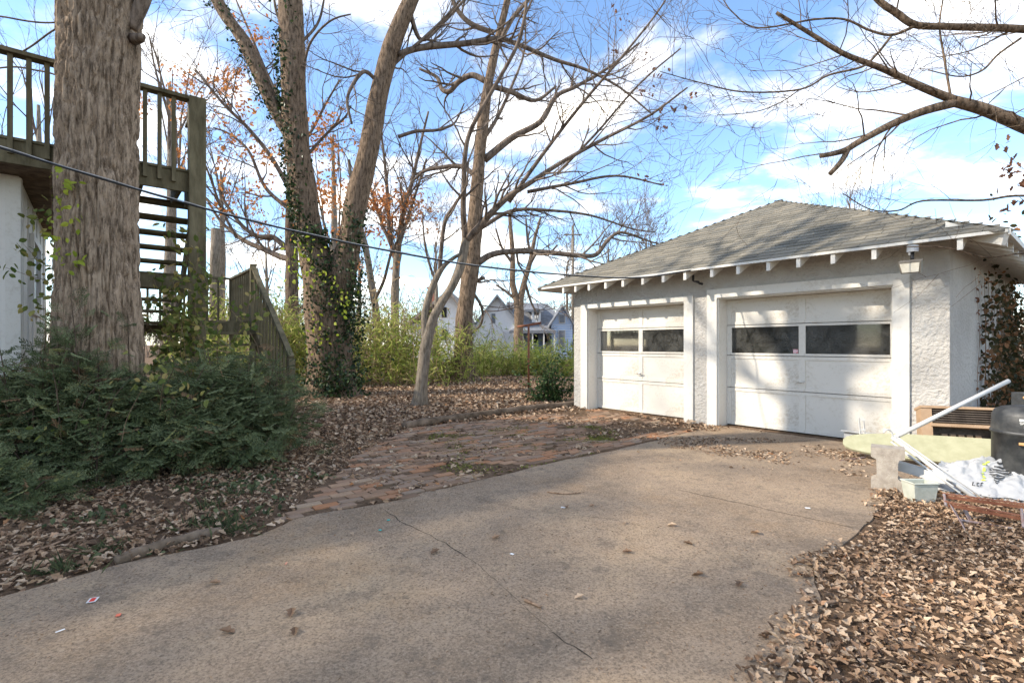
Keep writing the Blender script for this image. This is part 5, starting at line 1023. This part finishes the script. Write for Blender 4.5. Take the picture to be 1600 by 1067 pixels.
litter('ground_ivy', 380, (-3.4, -1.6, 3.0, 5.4), R, .06, OVAL, 'grass', 'green ground cover sprouting at the bed edge', lambda x, y: (~ddist(x, y))*np.clip(vnoise(x*2.6, y*2.6, 77)*4-2.5, 0, 1), .03, .7, cat='ground cover')
for k, (px, py) in enumerate([(336, 917), (460, 995), (355, 995), (775, 845), (885, 797), (975, 822), (980, 868), (1180, 838), (1090, 905), (1155, 920), (905, 940), (455, 965), (550, 840), (1075, 855), (680, 868), (925, 795), (1050, 826)]):
    tv_ = LEAF[0].copy(); tv_[:, 1] -= .5; tv_[:, 2] *= 2.5; q = G(px, py); m = MB(); m.scatter(tv_, LEAF[1], [q+[0, 0, .028]], rotz(R.uniform(0, 6, 1)) @ rotx(R.normal(0, .2, 1)), np.array([[R.uniform(.05, .085)]])); m.build('fallen_leaf', M['litter'], None, label='single curled brown leaf on the bare concrete', cat='leaf', group='leaves lying on the concrete')
def twiglet(pts, r, label): MB().tube(smooth([G(*p)+[0, 0, .028] for p in pts], 5), r, 5).build('fallen_twig', M['twigred'], None, True, label=label, cat='twig')
twiglet([(1252, 928), (1265, 945), (1285, 950), (1305, 948)], .010, 'curved reddish stick at the right edge of the concrete'); twiglet([(855, 773), (880, 776), (908, 774)], .006, 'thin grey twig lying across the driveway near the bricks')
twiglet([(1350, 925), (1400, 955), (1450, 968)], .007, 'straight twig lying on the leaf heap'); twiglet([(0, 884), (80, 858), (150, 826)], .009, 'pale long stick lying across the shaded bed'); twiglet([(820, 945), (845, 956)], .008, 'short dark stick on the concrete')
SC = [((145, 944), .045, (.75, .74, .72), 'red and white printed card on the concrete'), ((94, 993), .028, (.82, .82, .82), 'pointed white paper scrap on the concrete'), ((607, 817), .018, (.02, .5, .46), 'teal plastic scrap nearer the brick paving'), ((594, 833), .018, (.03, .48, .46), 'teal plastic scrap just below its twin'), ((447, 886), .025, (.68, .30, .20), 'salmon pink plastic stick on the concrete'), ((185, 968), .022, (.62, .16, .10), 'red paper scrap beside the printed card'), ((880, 797), .03, (.8, .8, .8), 'white paper scrap in the middle of the driveway'), ((1262, 798), .03, (.78, .78, .78), 'white paper scrap by the mossy joint'), ((800, 871), .02, (.85, .85, .85), 'small white chip on the concrete near a dry leaf')]
for k, (px, s_, c, lab) in enumerate(SC):
    q = G(*px)+[0, 0, .0235]; a = R.uniform(0, 3); m = MB().box(-s_*.6, s_*.6, -s_*(.18 if k in (4, 1) else .45), s_*(.18 if k in (4, 1) else .45), 0, .002); m.v[0] = m.v[0] @ rotz(a).T+q
    o = m.build('paper_scrap', pmat('scrap', c, tuple(x*.85 for x in c), 20, .6, 0), None, label=lab, cat='scrap')
    if k == 0: m2 = MB().box(-.02, .02, -.011, .011, .0021, .0027); m2.v[0] = m2.v[0] @ rotz(a).T+q; m2.build('red_print', pmat('red_print', (.7, .05, .04), (.75, .08, .05), 20, .5, 0), o)
# grass tufts at the bed edge
m = MB(); pts = []
for (px, py, n_) in ((300, 828, 60), (345, 822, 80), (160, 865, 50), (95, 895, 60), (370, 835, 50), (375, 775, 40), (325, 795, 50)): q = G(px, py); pts.append(q+R.normal(0, 1, (n_, 3))*[.07, .05, 0])
pts = np.vstack(pts); dd = R.normal(0, .6, (len(pts), 3)); dd[:, 2] = R.uniform(.3, 1.0, len(pts)); m.scatter(LONG[0]*[.5, 1, 1], LONG[1], pts, frames(dd), R.uniform(.06, .16, (len(pts), 1))); m.build('grass_tufts', M['grass'], None, kind='stuff', label='green grass tufts along the driveway edge', cat='grass')
